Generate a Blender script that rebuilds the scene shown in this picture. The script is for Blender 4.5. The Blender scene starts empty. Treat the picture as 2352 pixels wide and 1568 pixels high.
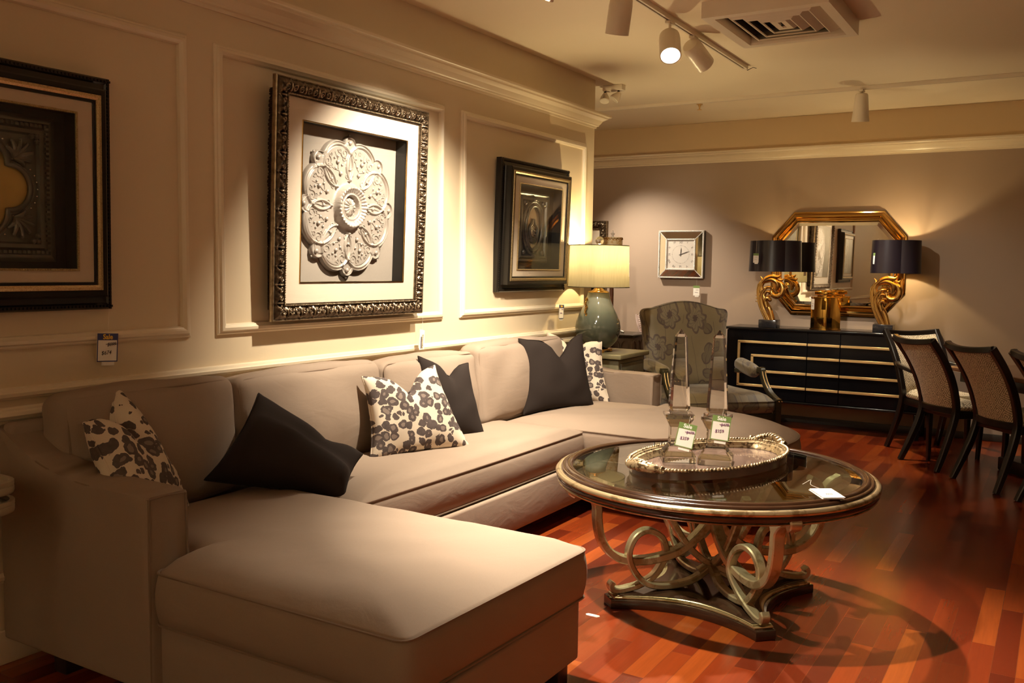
import bpy, bmesh, math, random
from mathutils import Vector, Matrix, noise

random.seed(7)
C = bpy.context.scene.collection
SC = bpy.context.scene
PI = math.pi

# ------------------------------------------------------------------ camera
cam_d = bpy.data.cameras.new('camera')
cam = bpy.data.objects.new('camera', cam_d)
C.objects.link(cam)
yaw, pit, rol = math.radians(-31.119), math.radians(-4.661), math.radians(0.796)
fwd = Vector((math.sin(yaw)*math.cos(pit), math.cos(yaw)*math.cos(pit), math.sin(pit)))
rgt = Vector((math.cos(yaw), -math.sin(yaw), 0))
upv = rgt.cross(fwd)
r2 = rgt*math.cos(rol) + upv*math.sin(rol)
u2 = upv*math.cos(rol) - rgt*math.sin(rol)
mw = Matrix((r2, u2, -fwd)).transposed().to_4x4()
mw.translation = Vector((0, 0, 1.42))
cam.matrix_world = mw
cam_d.sensor_width = 36
cam_d.lens = 36*2100/2352
cam_d.clip_start = 0.05
SC.camera = cam

# ------------------------------------------------------------------ world, exposure
wd = bpy.data.worlds.new('World'); SC.world = wd; wd.use_nodes = True
wd.node_tree.nodes['Background'].inputs[0].default_value = (1.0, 0.72, 0.42, 1)
wd.node_tree.nodes['Background'].inputs[1].default_value = 0.02
SC.view_settings.view_transform = 'Standard'
SC.view_settings.look = 'None'
SC.view_settings.exposure = 0.0
SC.view_settings.gamma = 1.0
try:
    SC.cycles.caustics_reflective = False
    SC.cycles.caustics_refractive = False
    SC.cycles.sample_clamp_indirect = 4.0
    SC.cycles.max_bounces = 10
    SC.cycles.diffuse_bounces = 5
    SC.cycles.glossy_bounces = 5
    SC.cycles.transmission_bounces = 10
    SC.cycles.transparent_max_bounces = 12
    SC.cycles.use_denoising = True
except Exception:
    pass

WARM = (1.0, 0.87, 0.68)        # tungsten spots under this white balance
SPOT_GAIN = 4.0
LAMPC = (1.0, 0.76, 0.38)       # table lamps, a touch greener / yellower

# ------------------------------------------------------------------ materials
def lin(c):
    return tuple((x/12.92 if x <= .04045 else ((x+.055)/1.055)**2.4) for x in c)

def hexc(h):
    return lin(tuple(int(h[i:i+2], 16)/255 for i in (0, 2, 4)))

class NT:
    def __init__(s, name):
        s.m = bpy.data.materials.new(name); s.m.use_nodes = True
        s.t = s.m.node_tree; s.t.nodes.clear()
        s.out = s.n('ShaderNodeOutputMaterial')
    def n(s, typ, **kw):
        nd = s.t.nodes.new(typ)
        for k, v in kw.items():
            setattr(nd, k, v)
        return nd
    def l(s, a, b):
        s.t.links.new(a, b)
    def val(s, sock, v):
        if isinstance(v, bpy.types.NodeSocket): s.l(v, sock)
        elif isinstance(v, (tuple, list)) and len(v) == 3 and sock.type == 'RGBA': sock.default_value = (*v, 1)
        else: sock.default_value = v
    def math(s, op, a, b=0.0, c=0.0):
        nd = s.n('ShaderNodeMath', operation=op)
        s.val(nd.inputs[0], a); s.val(nd.inputs[1], b); s.val(nd.inputs[2], c)
        return nd.outputs[0]
    def mix(s, f, a, b, mode='MIX'):
        nd = s.n('ShaderNodeMix', data_type='RGBA', blend_type=mode)
        s.val(nd.inputs[0], f); s.val(nd.inputs[6], a); s.val(nd.inputs[7], b)
        return nd.outputs[2]
    def ramp(s, f, stops):
        nd = s.n('ShaderNodeValToRGB')
        e = nd.color_ramp.elements
        while len(e) < len(stops): e.new(0.5)
        for i, (p, c) in enumerate(stops):
            e[i].position = p; e[i].color = (*c, 1) if len(c) == 3 else c
        s.l(f, nd.inputs[0]); return nd.outputs[0]
    def coord(s, kind='Object', scale=(1, 1, 1), rot=(0, 0, 0), loc=(0, 0, 0)):
        tc = s.n('ShaderNodeTexCoord'); mp = s.n('ShaderNodeMapping')
        mp.inputs['Scale'].default_value = scale; mp.inputs['Rotation'].default_value = rot
        mp.inputs['Location'].default_value = loc
        s.l(tc.outputs[kind], mp.inputs[0]); return mp.outputs[0]
    def noise(s, vec, scale, detail=3, rough=.5, out=0):
        nd = s.n('ShaderNodeTexNoise'); nd.inputs['Scale'].default_value = scale
        nd.inputs['Detail'].default_value = detail; nd.inputs['Roughness'].default_value = rough
        s.l(vec, nd.inputs['Vector']); return nd.outputs[out]
    def bump(s, h, strength=.3, dist=.01):
        b = s.n('ShaderNodeBump'); b.inputs['Strength'].default_value = strength
        b.inputs['Distance'].default_value = dist
        s.l(h, b.inputs['Height']); return b.outputs[0]
    def bsdf(s, col, rough=.5, metal=0.0, normal=None, **kw):
        b = s.n('ShaderNodeBsdfPrincipled')
        s.val(b.inputs['Base Color'], col); s.val(b.inputs['Roughness'], rough); s.val(b.inputs['Metallic'], metal)
        if normal is not None: s.l(normal, b.inputs['Normal'])
        for k, v in kw.items(): s.val(b.inputs[k.replace('_', ' ')], v)
        return b
    def done(s, b):
        s.l(b.outputs[0], s.out.inputs[0]); return s.m

def simple(name, col, rough=.5, metal=0.0, var=0.0, vs=8, bump=0.0, bs=60, **kw):
    t = NT(name); v = t.coord(); c = col; nm = None
    if var:
        f = t.noise(v, vs)
        c = t.mix(f, tuple(x*(1-var) for x in col), tuple(min(1, x*(1+var)) for x in col))
    if bump:
        nm = t.bump(t.noise(v, bs, 4), bump, .004)
    return t.done(t.bsdf(c, rough, metal, nm, **kw))

MT = {}
MT['wall'] = simple('cream_wall_paint', (.66, .54, .37), .42, var=.03, vs=2, bump=.05, bs=120)
MT['trim'] = simple('cream_trim_paint', (.74, .63, .46), .3, var=.02)
MT['backwall'] = simple('mauve_wall_paint', (.36, .265, .195), .6, var=.03, vs=2, bump=.05, bs=120)
MT['soffit'] = simple('tan_soffit_paint', (.64, .48, .28), .55, var=.03, vs=2)
MT['ceiling'] = simple('ceiling_paint', (.84, .74, .57), .6, var=.03, vs=1.5)
MT['white'] = simple('white_metal_paint', (.74, .66, .54), .35)
MT['whitebright'] = simple('white_reflector', (.9, .85, .78), .25)
MT['duct'] = simple('dark_duct', (.015, .013, .01), .7)
MT['baseb'] = simple('dark_baseboard', (.035, .028, .022), .4)
MT['paper'] = simple('card_paper', (.85, .80, .72), .6)
MT['papergreen'] = simple('green_tag_print', (.17, .26, .075), .5)
MT['papernavy'] = simple('navy_tag_print', (.03, .035, .12), .5)
MT['inkyellow'] = simple('yellow_print', (.8, .5, .05), .5)
MT['inkwhite'] = simple('white_print', (.9, .88, .82), .5)
MT['inkpurple'] = simple('purple_pen', (.22, .09, .2), .5)
MT['inkdark'] = simple('dark_pen', (.05, .03, .03), .5)
MT['inkolive'] = simple('olive_print', (.3, .25, .1), .5)
MT['thread'] = simple('white_thread', (.75, .7, .6), .6)
MT['black_lacquer'] = simple('black_lacquer', (.004, .004, .005), .16, Specular_IOR_Level=.35)
MT['black_wood'] = simple('black_stained_wood', (.011, .008, .007), .28, var=.3, vs=20)
MT['dark_leg'] = simple('dark_wood_leg', (.02, .012, .008), .4)
MT['brass'] = simple('brushed_brass', (.80, .56, .25), .42, .75, var=.08, vs=40)
MT['goldshine'] = simple('polished_gold', (.58, .34, .095), .09, 1.0)
MT['gold'] = simple('gold_leaf', (.58, .36, .12), .2, 1.0, var=.15, vs=30)
MT['marble'] = simple('black_marble', (.018, .017, .02), .15, var=.6, vs=60)
MT['dark_frame'] = simple('black_frame_lacquer', (.010, .008, .006), .25)
MT['board'] = simple('dark_backing_board', (.012, .011, .009), .5)
MT['shade_black'] = simple('black_satin_shade', (.012, .008, .014), .35)
MT['shade_gold'] = simple('gold_shade_lining', (.75, .5, .16), .5, .4)
MT['pewter'] = simple('pewter_tin', (.15, .145, .12), .38, .75, var=.35, vs=14, bump=.15, bs=60)
MT['pewter_light'] = simple('light_pewter_bead', (.6, .55, .44), .25, .9)
MT['antique_gold'] = simple('antique_gold_plate', (.6, .42, .12), .45, .7, var=.25, vs=12)
MT['plaster'] = simple('champagne_plaster', (.40, .35, .30), .38, .25, var=.16, vs=16, bump=.15, bs=90)
MT['mirror'] = simple('mirror_silver', (.86, .84, .78), .012, 1.0)
MT['silver'] = simple('silver_bead', (.86, .83, .78), .3, .25)
MT['clockface'] = simple('clock_face', (.62, .56, .50), .45)
MT['clockink'] = simple('clock_ink', (.06, .05, .045), .5)
MT['charcoal'] = None
MT['dial'] = None

def fabric(name, col, var=.10, weave=900, sheen=.08, rough=.9, bump=.12, soft=0):
    t = NT(name); v = t.coord()
    big = t.noise(v, 3, 3); fine = t.noise(v, weave*.35, 2, .7)
    c = t.mix(big, tuple(x*(1-var) for x in col), tuple(x*(1+var) for x in col))
    c = t.mix(t.math('MULTIPLY', fine, .5), c, tuple(x*.72 for x in col))
    nm = t.bump(fine, bump, .002)
    if soft:
        w1 = t.coord('Object', scale=(1, .55, 1.6)); b2 = t.n('ShaderNodeBump'); b2.inputs['Strength'].default_value = soft; b2.inputs['Distance'].default_value = .03
        wn = t.n('ShaderNodeTexNoise'); wn.inputs['Scale'].default_value = 7; wn.inputs['Detail'].default_value = 3; wn.inputs['Distortion'].default_value = 1.2
        t.l(w1, wn.inputs['Vector']); t.l(wn.outputs[0], b2.inputs['Height']); t.l(nm, b2.inputs['Normal']); nm = b2.outputs[0]
    return t.done(t.bsdf(c, rough, 0, nm, Sheen_Weight=sheen, Sheen_Roughness=.4, Specular_IOR_Level=.15, Sheen_Tint=tuple(min(1, x*2.5) for x in col)))
MT['sofa'] = fabric('taupe_sofa_wool', (.325, .245, .185), .07, soft=.08)
MT['welt'] = fabric('taupe_welt', (.25, .18, .13), .05)
MT['charcoal'] = fabric('charcoal_velvet', (.026, .0185, .0155), .22, 600, .06, .9)
MT['linen'] = fabric('linen_backing', (.36, .31, .26), .05, 500, 0, .9)
MT['mat'] = simple('cream_mat_board', (.68, .56, .41), .7, var=.03, vs=4)
MT['matpale'] = simple('pale_mat_board', (.74, .62, .48), .7, var=.02, vs=4)

def leopard(name, scale=15.0, warp=.45):
    t = NT(name); v = t.coord('Object')
    nz = t.n('ShaderNodeTexNoise'); nz.inputs['Scale'].default_value = 26; nz.inputs['Detail'].default_value = 3
    t.l(v, nz.inputs['Vector'])
    off = t.n('ShaderNodeVectorMath', operation='SCALE'); off.inputs[3].default_value = .03*warp
    sub = t.n('ShaderNodeVectorMath', operation='SUBTRACT'); t.l(nz.outputs[1], sub.inputs[0]); sub.inputs[1].default_value = (.5, .5, .5)
    t.l(sub.outputs[0], off.inputs[0])
    add = t.n('ShaderNodeVectorMath', operation='ADD'); t.l(v, add.inputs[0]); t.l(off.outputs[0], add.inputs[1])
    flat = t.n('ShaderNodeVectorMath', operation='MULTIPLY'); t.l(add.outputs[0], flat.inputs[0]); flat.inputs[1].default_value = (1, .25, 1)
    vo = t.n('ShaderNodeTexVoronoi'); vo.inputs['Scale'].default_value = scale; vo.inputs['Randomness'].default_value = .78
    t.l(flat.outputs[0], vo.inputs['Vector'])
    d = vo.outputs['Distance']
    rnd = t.n('ShaderNodeSeparateColor'); t.l(vo.outputs['Color'], rnd.inputs[0])
    size = t.math('MULTIPLY_ADD', rnd.outputs[0], .15, .46)
    ring = t.math('LESS_THAN', d, size)
    hole = t.math('LESS_THAN', d, t.math('MULTIPLY', size, t.math('MULTIPLY_ADD', rnd.outputs[1], .62, -.05)))
    big = t.noise(v, 7, 2)
    cream = t.mix(big, (.62, .52, .40), (.72, .62, .50))
    darkc = t.mix(t.noise(v, 60, 2), (.065, .050, .046), (.13, .10, .092))
    midc = t.mix(big, (.19, .145, .125), (.28, .22, .18))
    c = t.mix(ring, cream, darkc)
    c = t.mix(hole, c, midc)
    nm = t.bump(t.noise(v, 400, 2), .1, .002)
    return t.done(t.bsdf(c, .85, 0, nm, Specular_IOR_Level=.2))
MT['leopard'] = leopard('leopard_print_cotton', 23.0, 1.2)

def floral():
    t = NT('floral_jacquard'); tc = t.n('ShaderNodeTexCoord')
    sx = t.n('ShaderNodeSeparateXYZ'); t.l(tc.outputs['Object'], sx.inputs[0])
    u = sx.outputs[0]; w = t.math('ADD', sx.outputs[2], t.math('MULTIPLY', sx.outputs[1], -1))
    cb = t.n('ShaderNodeCombineXYZ'); t.l(u, cb.inputs[0]); t.l(w, cb.inputs[1])
    base = t.mix(t.noise(cb.outputs[0], 5, 3), (.155, .120, .062), (.20, .155, .085))
    col = base
    wn = t.n('ShaderNodeTexNoise'); wn.inputs['Scale'].default_value = 9; wn.inputs['Detail'].default_value = 2; t.l(cb.outputs[0], wn.inputs['Vector'])
    ws = t.n('ShaderNodeVectorMath', operation='MULTIPLY_ADD'); t.l(wn.outputs[1], ws.inputs[0]); ws.inputs[1].default_value = (.05, .05, 0); t.l(cb.outputs[0], ws.inputs[2])
    def motifs(col, scale, R, petals, seed, dark, fill, amp, keep, rings):
        mp = t.n('ShaderNodeMapping'); mp.inputs['Location'].default_value = (seed, seed*.7, 0); t.l(ws.outputs[0], mp.inputs[0])
        vo = t.n('ShaderNodeTexVoronoi'); vo.voronoi_dimensions = '2D'; vo.inputs['Scale'].default_value = scale; vo.inputs['Randomness'].default_value = .6
        t.l(mp.outputs[0], vo.inputs['Vector'])
        df = t.n('ShaderNodeVectorMath', operation='SUBTRACT'); t.l(mp.outputs[0], df.inputs[0]); t.l(vo.outputs['Position'], df.inputs[1])
        s2 = t.n('ShaderNodeSeparateXYZ'); t.l(df.outputs[0], s2.inputs[0])
        a = t.math('ARCTAN2', s2.outputs[1], s2.outputs[0])
        rc = t.n('ShaderNodeSeparateColor'); t.l(vo.outputs['Color'], rc.inputs[0])
        a = t.math('ADD', a, t.math('MULTIPLY', rc.outputs[0], 6.28))
        ln = t.n('ShaderNodeVectorMath', operation='LENGTH'); t.l(df.outputs[0], ln.inputs[0]); d = ln.outputs['Value']
        ab = t.math('ABSOLUTE', t.math('COSINE', t.math('MULTIPLY', a, petals/2)))
        rr = t.math('MULTIPLY', t.math('MULTIPLY_ADD', ab, amp, 1-amp), R)
        on = t.math('GREATER_THAN', rc.outputs[1], 1-keep)
        inside = t.math('MULTIPLY', t.math('LESS_THAN', d, rr), on)
        q = t.math('DIVIDE', d, rr)
        edge = t.math('MULTIPLY', t.math('LESS_THAN', t.math('ABSOLUTE', t.math('SUBTRACT', q, .93)), .09), on)
        c2 = t.mix(inside, col, fill); c2 = t.mix(t.math('MULTIPLY', edge, .85), c2, dark)
        if rings:
            rg = t.math('GREATER_THAN', t.math('SINE', t.math('MULTIPLY_ADD', a, petals*2, t.math('MULTIPLY', q, 14))), .55)
            c2 = t.mix(t.math('MULTIPLY', t.math('MULTIPLY', rg, inside), .5), c2, dark)
            c2 = t.mix(t.math('MULTIPLY', t.math('LESS_THAN', q, .28), on), c2, dark)
        else:
            vein = t.math('MULTIPLY', t.math('LESS_THAN', t.math('ABSOLUTE', t.math('SINE', a)), .10), inside)
            c2 = t.mix(t.math('MULTIPLY', vein, .7), c2, dark)
        return c2
    wv = t.n('ShaderNodeTexWave'); wv.inputs['Scale'].default_value = 1.6; wv.inputs['Distortion'].default_value = 7; wv.inputs['Detail'].default_value = 1
    t.l(cb.outputs[0], wv.inputs['Vector'])
    vine = t.math('LESS_THAN', t.math('ABSOLUTE', t.math('SUBTRACT', wv.outputs[1], .5)), .03)
    msk = t.math('GREATER_THAN', t.noise(cb.outputs[0], 4, 1), .46)
    col = t.mix(t.math('MULTIPLY', t.math('MULTIPLY', vine, msk), .8), col, (.065, .042, .032))
    col = motifs(col, 5.2, .075, 2, 3.3, (.062, .040, .031), (.115, .088, .05), .72, .95, False)
    col = motifs(col, 3.4, .095, 7, 0, (.07, .046, .036), (.175, .14, .085), .28, .75, True)
    nm = t.bump(t.noise(tc.outputs['Object'], 350, 2), .12, .002)
    return t.done(t.bsdf(col, .55, 0, nm, Sheen_Weight=.35))
MT['floral'] = floral()

def diamond():
    t = NT('diamond_weave'); tc = t.n('ShaderNodeTexCoord')
    sx = t.n('ShaderNodeSeparateXYZ'); t.l(tc.outputs['Object'], sx.inputs[0])
    w = t.math('ADD', sx.outputs[2], t.math('MULTIPLY', sx.outputs[1], 1))
    def tri(x, p):
        f = t.math('FRACT', t.math('MULTIPLY', x, 1/p)); return t.math('ABSOLUTE', t.math('SUBTRACT', f, .5))
    s = t.math('ADD', tri(sx.outputs[0], .09), tri(w, .13))
    lines = t.math('SINE', t.math('MULTIPLY', s, 36))
    nz = t.noise(tc.outputs['Object'], 90, 2)
    f = t.math('MULTIPLY_ADD', lines, .28, nz)
    c = t.ramp(f, [(.22, (.20, .15, .09)), (.75, (.78, .65, .45))])
    return t.done(t.bsdf(c, .6, 0, t.bump(f, .2, .003), Sheen_Weight=.3))
MT['diamond'] = diamond()

def floor_mat():
    t = NT('cherry_plank_floor'); v = t.coord('Object', rot=(0, 0, PI/2))
    br = t.n('ShaderNodeTexBrick'); br.offset = .37; br.offset_frequency = 3; br.squash = 1
    br.inputs['Scale'].default_value = 1; br.inputs['Mortar Size'].default_value = .0011
    br.inputs['Brick Width'].default_value = .72; br.inputs['Row Height'].default_value = .079
    br.inputs['Color1'].default_value = (0, 0, 0, 1); br.inputs['Color2'].default_value = (1, 1, 1, 1); br.inputs['Mortar'].default_value = (.5, .5, .5, 1)
    t.l(v, br.inputs['Vector'])
    g = t.coord('Object', scale=(26, 1.6, 1)); g2 = t.coord('Object', scale=(140, 7, 1))
    grain = t.noise(g, 1.0, 6, .65); fine = t.noise(g2, 1, 3)
    tone = t.ramp(br.outputs[0], [(0, hexc('5f1f0f')), (.35, hexc('822e13')), (.7, hexc('963c17')), (1, hexc('b05420'))])
    tone = t.mix(t.math('MULTIPLY', grain, .55), tone, tuple(x*.42 for x in hexc('6e2f16')))
    tone = t.mix(t.math('MULTIPLY', fine, .22), tone, hexc('3f190b'))
    c = t.mix(br.outputs[1], tone, hexc('70331a'))
    rough = t.math('MULTIPLY_ADD', t.noise(v, 3, 3), .10, .17)
    h = t.math('ADD', t.math('MULTIPLY', br.outputs[1], -1), t.math('MULTIPLY', t.noise(v, 2.2, 2), .8))
    return t.done(t.bsdf(c, rough, 0, t.bump(h, .12, .003), Specular_IOR_Level=.5))
MT['floor'] = floor_mat()

def glass_thin(name, tint=(1, 1, 1), ior=1.5, rough=0.0, boost=1.0):
    t = NT(name); tr = t.n('ShaderNodeBsdfTransparent'); t.val(tr.inputs[0], tint)
    gl = t.n('ShaderNodeBsdfGlossy'); gl.inputs['Roughness'].default_value = rough
    geo = t.n('ShaderNodeNewGeometry'); dt_ = t.n('ShaderNodeVectorMath', operation='DOT_PRODUCT')
    t.l(geo.outputs['Normal'], dt_.inputs[0]); t.l(geo.outputs['Incoming'], dt_.inputs[1])
    c_ = t.math('SUBTRACT', 1.0, t.math('ABSOLUTE', dt_.outputs['Value'])); f0 = ((ior-1)/(ior+1))**2
    f = t.math('MINIMUM', t.math('MULTIPLY', t.math('MULTIPLY_ADD', t.math('POWER', c_, 5.0), 1-f0, f0), boost), 1.0)
    mx = t.n('ShaderNodeMixShader'); t.l(f, mx.inputs[0]); t.l(tr.outputs[0], mx.inputs[1]); t.l(gl.outputs[0], mx.inputs[2])
    return t.done(mx)
MT['glass'] = glass_thin('picture_glass')
MT['tableglass'] = glass_thin('table_glass', (.80, .86, .80), 1.5, 0, 1.25)
def crystal():
    t = NT('lead_crystal'); g = t.n('ShaderNodeBsdfGlass'); g.inputs['IOR'].default_value = 1.50
    g.inputs['Color'].default_value = (.99, .985, .97, 1); g.inputs['Roughness'].default_value = 0
    tr = t.n('ShaderNodeBsdfTransparent'); mx = t.n('ShaderNodeMixShader'); mx.inputs[0].default_value = .12
    t.l(g.outputs[0], mx.inputs[1]); t.l(tr.outputs[0], mx.inputs[2])
    return t.done(mx)
MT['crystal'] = crystal()
def emis(name, col, s):
    t = NT(name); e = t.n('ShaderNodeEmission'); t.val(e.inputs[0], col); e.inputs[1].default_value = s
    return t.done(e)
MT['bulb'] = emis('lit_spot_bulb', (1, .85, .66), 28)
MT['bulbwarm'] = emis('lit_lamp_bulb', LAMPC, 10)
def cream_shade():
    t = NT('cream_pleated_shade'); v = t.coord('Object', rot=(0, .9, 0), scale=(1, 1, 1))
    wv = t.n('ShaderNodeTexNoise'); wv.inputs['Scale'].default_value = 1.0
    mp = t.coord('Object', rot=(.0, .75, .0), scale=(260, 30, 8)); t.l(mp, wv.inputs['Vector'])
    c = t.mix(wv.outputs[0], (.15, .130, .085), (.22, .19, .13))
    d = t.n('ShaderNodeBsdfDiffuse'); t.l(c, d.inputs[0])
    tl = t.n('ShaderNodeBsdfTranslucent'); t.l(c, tl.inputs[0])
    mx = t.n('ShaderNodeMixShader'); mx.inputs[0].default_value = .55
    t.l(d.outputs[0], mx.inputs[1]); t.l(tl.outputs[0], mx.inputs[2])
    return t.done(mx)
MT['creamshade'] = cream_shade()
def celadon():
    t = NT('celadon_glaze_lamplit_top'); tc = t.n('ShaderNodeTexCoord'); sx = t.n('ShaderNodeSeparateXYZ'); t.l(tc.outputs['Object'], sx.inputs[0])
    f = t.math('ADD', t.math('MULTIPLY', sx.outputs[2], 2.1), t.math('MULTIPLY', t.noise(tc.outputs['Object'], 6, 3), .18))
    c = t.ramp(f, [(.12, (.030, .030, .020)), (.42, (.055, .06, .040)), (.68, (.15, .165, .12)), (.92, (.38, .40, .31))])  # top painted paler for the lamp's light falling on it, belly darker
    return t.done(t.bsdf(c, .08, 0, None, Coat_Weight=.5, Coat_Roughness=.03))
MT['celadon'] = celadon()
def carved_frame():
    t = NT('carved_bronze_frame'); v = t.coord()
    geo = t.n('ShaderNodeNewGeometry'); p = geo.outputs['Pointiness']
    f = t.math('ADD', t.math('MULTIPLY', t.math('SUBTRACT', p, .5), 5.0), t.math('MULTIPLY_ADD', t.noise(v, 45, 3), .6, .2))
    c = t.ramp(f, [(.25, (.018, .011, .006)), (.55, (.10, .066, .038)), (.85, (.38, .29, .19))])  # darker in recesses, paler on ridges
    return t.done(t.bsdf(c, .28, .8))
MT['carved'] = carved_frame()
def speck(name, a, b, s, metal=.8, rough=.35):
    t = NT(name); v = t.coord(); n = t.noise(v, s, 4, .7)
    c = t.ramp(n, [(.42, a), (.5, b)])
    return t.done(t.bsdf(c, rough, metal))
MT['speckgold'] = speck('speckled_gold_lip', (.34, .24, .11), (.52, .39, .20), 260)
MT['table_brown'] = simple('walnut_brown_lacquer', (.032, .013, .006), .16, var=.5, vs=14, Coat_Weight=.4)
MT['table_dark'] = simple('dark_mahogany_lacquer', (.03, .013, .008), .15, var=.6, vs=10, Coat_Weight=.5)
MT['table_gold'] = speck('champagne_gold_leaf', (.30, .21, .10), (.56, .43, .25), 9, .82, .3)
MT['scroll'] = speck('aged_silver_leaf', (.33, .25, .14), (.50, .40, .26), 10, .75, .36)
MT['tray_rim'] = speck('gilt_gadroon', (.12, .075, .035), (.55, .42, .25), 40, .8, .35)
MT['tray_in'] = simple('tray_burl_surface', (.16, .105, .085), .12, var=.5, vs=9, Coat_Weight=.5)
MT['greenwood'] = simple('grey_green_painted_wood', (.21, .185, .10), .4, var=.28, vs=12)
MT['greenwood_dark'] = simple('grey_green_drawer', (.10, .088, .05), .45, var=.3, vs=12)
MT['tablewood'] = simple('dining_top_wood', (.14, .06, .03), .2, var=.4, vs=6, Coat_Weight=.3)
MT['olivewood'] = simple('olive_black_wood', (.035, .03, .016), .25, var=.4, vs=20)
MT['redwood'] = simple('redwood_post', (.12, .04, .015), .3)
MT['greywood'] = simple('grey_carved_wood', (.17, .14, .12), .5, var=.2, vs=30)
MT['gildedshade'] = speck('cream_gilded_shade', (.55, .33, .10), (.72, .58, .34), 40, .1, .6)
MT['trayshelf'] = simple('bone_lacquer', (.42, .36, .26), .3, var=.08)
MT['woven'] = simple('pale_pink_metal_lattice', (.7, .55, .5), .4)
MT['brassvase'] = simple('mirror_brass', (.62, .38, .09), .07, 1.0, var=.25, vs=7)

# ------------------------------------------------------------------ geometry kit
class G:
    def __init__(s): s.v = []; s.f = []; s.m = []
    def add(s, vf, M=None, mi=0):
        v, f = vf; o = len(s.v)
        s.v += [tuple(M @ Vector(p)) for p in v] if M is not None else [tuple(p) for p in v]
        s.f += [tuple(i+o for i in q) for q in f]; s.m += [mi]*len(f); return s
    def xf(s, M): s.v = [tuple(M @ Vector(p)) for p in s.v]; return s

ROOTS = {}
def build(name, g, mats, parent=None, smooth=40, world=True):
    """one mesh object; vertices in world coords (world=True) or in the thing's own coords"""
    if isinstance(mats, str): mats = [mats]
    me = bpy.data.meshes.new(name)
    vs = g.v
    if parent is not None and world:
        inv = ROOTS[parent.name].inverted(); vs = [inv @ Vector(p) for p in vs]
    me.from_pydata([tuple(p) for p in vs], [], g.f)
    for k in mats: me.materials.append(MT[k])
    if len(mats) > 1: me.polygons.foreach_set('material_index', g.m)
    me.validate(); 
    bm = bmesh.new(); bm.from_mesh(me); bmesh.ops.recalc_face_normals(bm, faces=bm.faces); bm.to_mesh(me); bm.free()
    if smooth:
        me.shade_smooth(); me.set_sharp_from_angle(angle=math.radians(smooth))
    o = bpy.data.objects.new(name, me); C.objects.link(o)
    if parent is not None:
        o.parent = parent; ROOTS[o.name] = ROOTS[parent.name]
    return o

def thing(name, label, cat, loc=(0, 0, 0), rz=0.0, group=None):
    o = bpy.data.objects.new(name, None); C.objects.link(o); o.empty_display_size = .1
    o.location = loc; o.rotation_euler = (0, 0, rz); o['label'] = label; o['category'] = cat
    if group: o['group'] = group
    ROOTS[o.name] = Matrix.Translation(Vector(loc)) @ Matrix.Rotation(rz, 4, 'Z')
    return o

def single(name, g, mats, label, cat, loc=None, group=None, smooth=40):
    """a thing that is one mesh; world coords in, origin moved to loc (default: base centre)"""
    if loc is None:
        xs, ys, zs = zip(*g.v); loc = ((min(xs)+max(xs))/2, (min(ys)+max(ys))/2, min(zs))
    g.xf(Matrix.Translation(-Vector(loc)))
    o = build(name, g, mats, None, smooth); o.location = loc
    o['label'] = label; o['category'] = cat
    if group: o['group'] = group
    ROOTS[o.name] = Matrix.Translation(Vector(loc)); return o

def structure(name, g, mats, smooth=40):
    o = build(name, g, mats, None, smooth); o['kind'] = 'structure'; ROOTS[o.name] = Matrix(); return o

def dup(root, loc, rz, label, group=None):
    r = root.copy(); C.objects.link(r); r.location = loc; r.rotation_euler = (0, 0, rz); r['label'] = label
    if group: r['group'] = group
    ROOTS[r.name] = Matrix.Translation(Vector(loc)) @ Matrix.Rotation(rz, 4, 'Z')
    for ch in list(root.children):
        c = ch.copy(); C.objects.link(c); c.parent = r
        for gch in list(ch.children):
            d = gch.copy(); C.objects.link(d); d.parent = c
    return r

def box(c, s, bev=0.0, seg=2):
    bm = bmesh.new(); bmesh.ops.create_cube(bm, size=1)
    for v in bm.verts: v.co = Vector((v.co.x*s[0]+c[0], v.co.y*s[1]+c[1], v.co.z*s[2]+c[2]))
    if bev: bmesh.ops.bevel(bm, geom=bm.edges[:], offset=bev, segments=seg, profile=.5, affect='EDGES')
    bm.verts.index_update()
    r = ([tuple(v.co) for v in bm.verts], [tuple(v.index for v in f.verts) for f in bm.faces]); bm.free(); return r

def lathe(prof, seg=32, cap=True, shape=None):
    v = []; f = []; n = len(prof)
    for j in range(seg):
        a = 2*PI*j/seg; k = shape(a) if shape else 1.0
        for r, z in prof: v.append((r*k*math.cos(a), r*k*math.sin(a), z))
    for j in range(seg):
        j2 = (j+1) % seg
        for i in range(n-1): f.append((j*n+i, j2*n+i, j2*n+i+1, j*n+i+1))
    if cap:
        if prof[0][0] > 1e-6: f.append(tuple(j*n for j in reversed(range(seg))))
        if prof[-1][0] > 1e-6: f.append(tuple(j*n+n-1 for j in range(seg)))
    return v, f

def catmull(pts, k=6, closed=False):
    P = [Vector(p) for p in pts]; n = len(P); out = []
    rng = range(n if closed else n-1)
    for i in rng:
        if closed: a, b, c, d = P[(i-1) % n], P[i], P[(i+1) % n], P[(i+2) % n]
        else:
            b, c = P[i], P[i+1]; a = P[i-1] if i > 0 else b*2-c; d = P[i+2] if i+2 < n else c*2-b
        for j in range(k):
            t = j/k; out.append(.5*((2*b)+(c-a)*t+(2*a-5*b+4*c-d)*t*t+(3*b-a-3*c+d)*t**3))
    if not closed: out.append(P[-1])
    return out

def interp(vals, n):
    r = []
    for i in range(n):
        t = i/(n-1)*(len(vals)-1); k = min(int(t), len(vals)-2); r.append(vals[k]*(1-(t-k))+vals[k+1]*(t-k))
    return r

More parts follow.
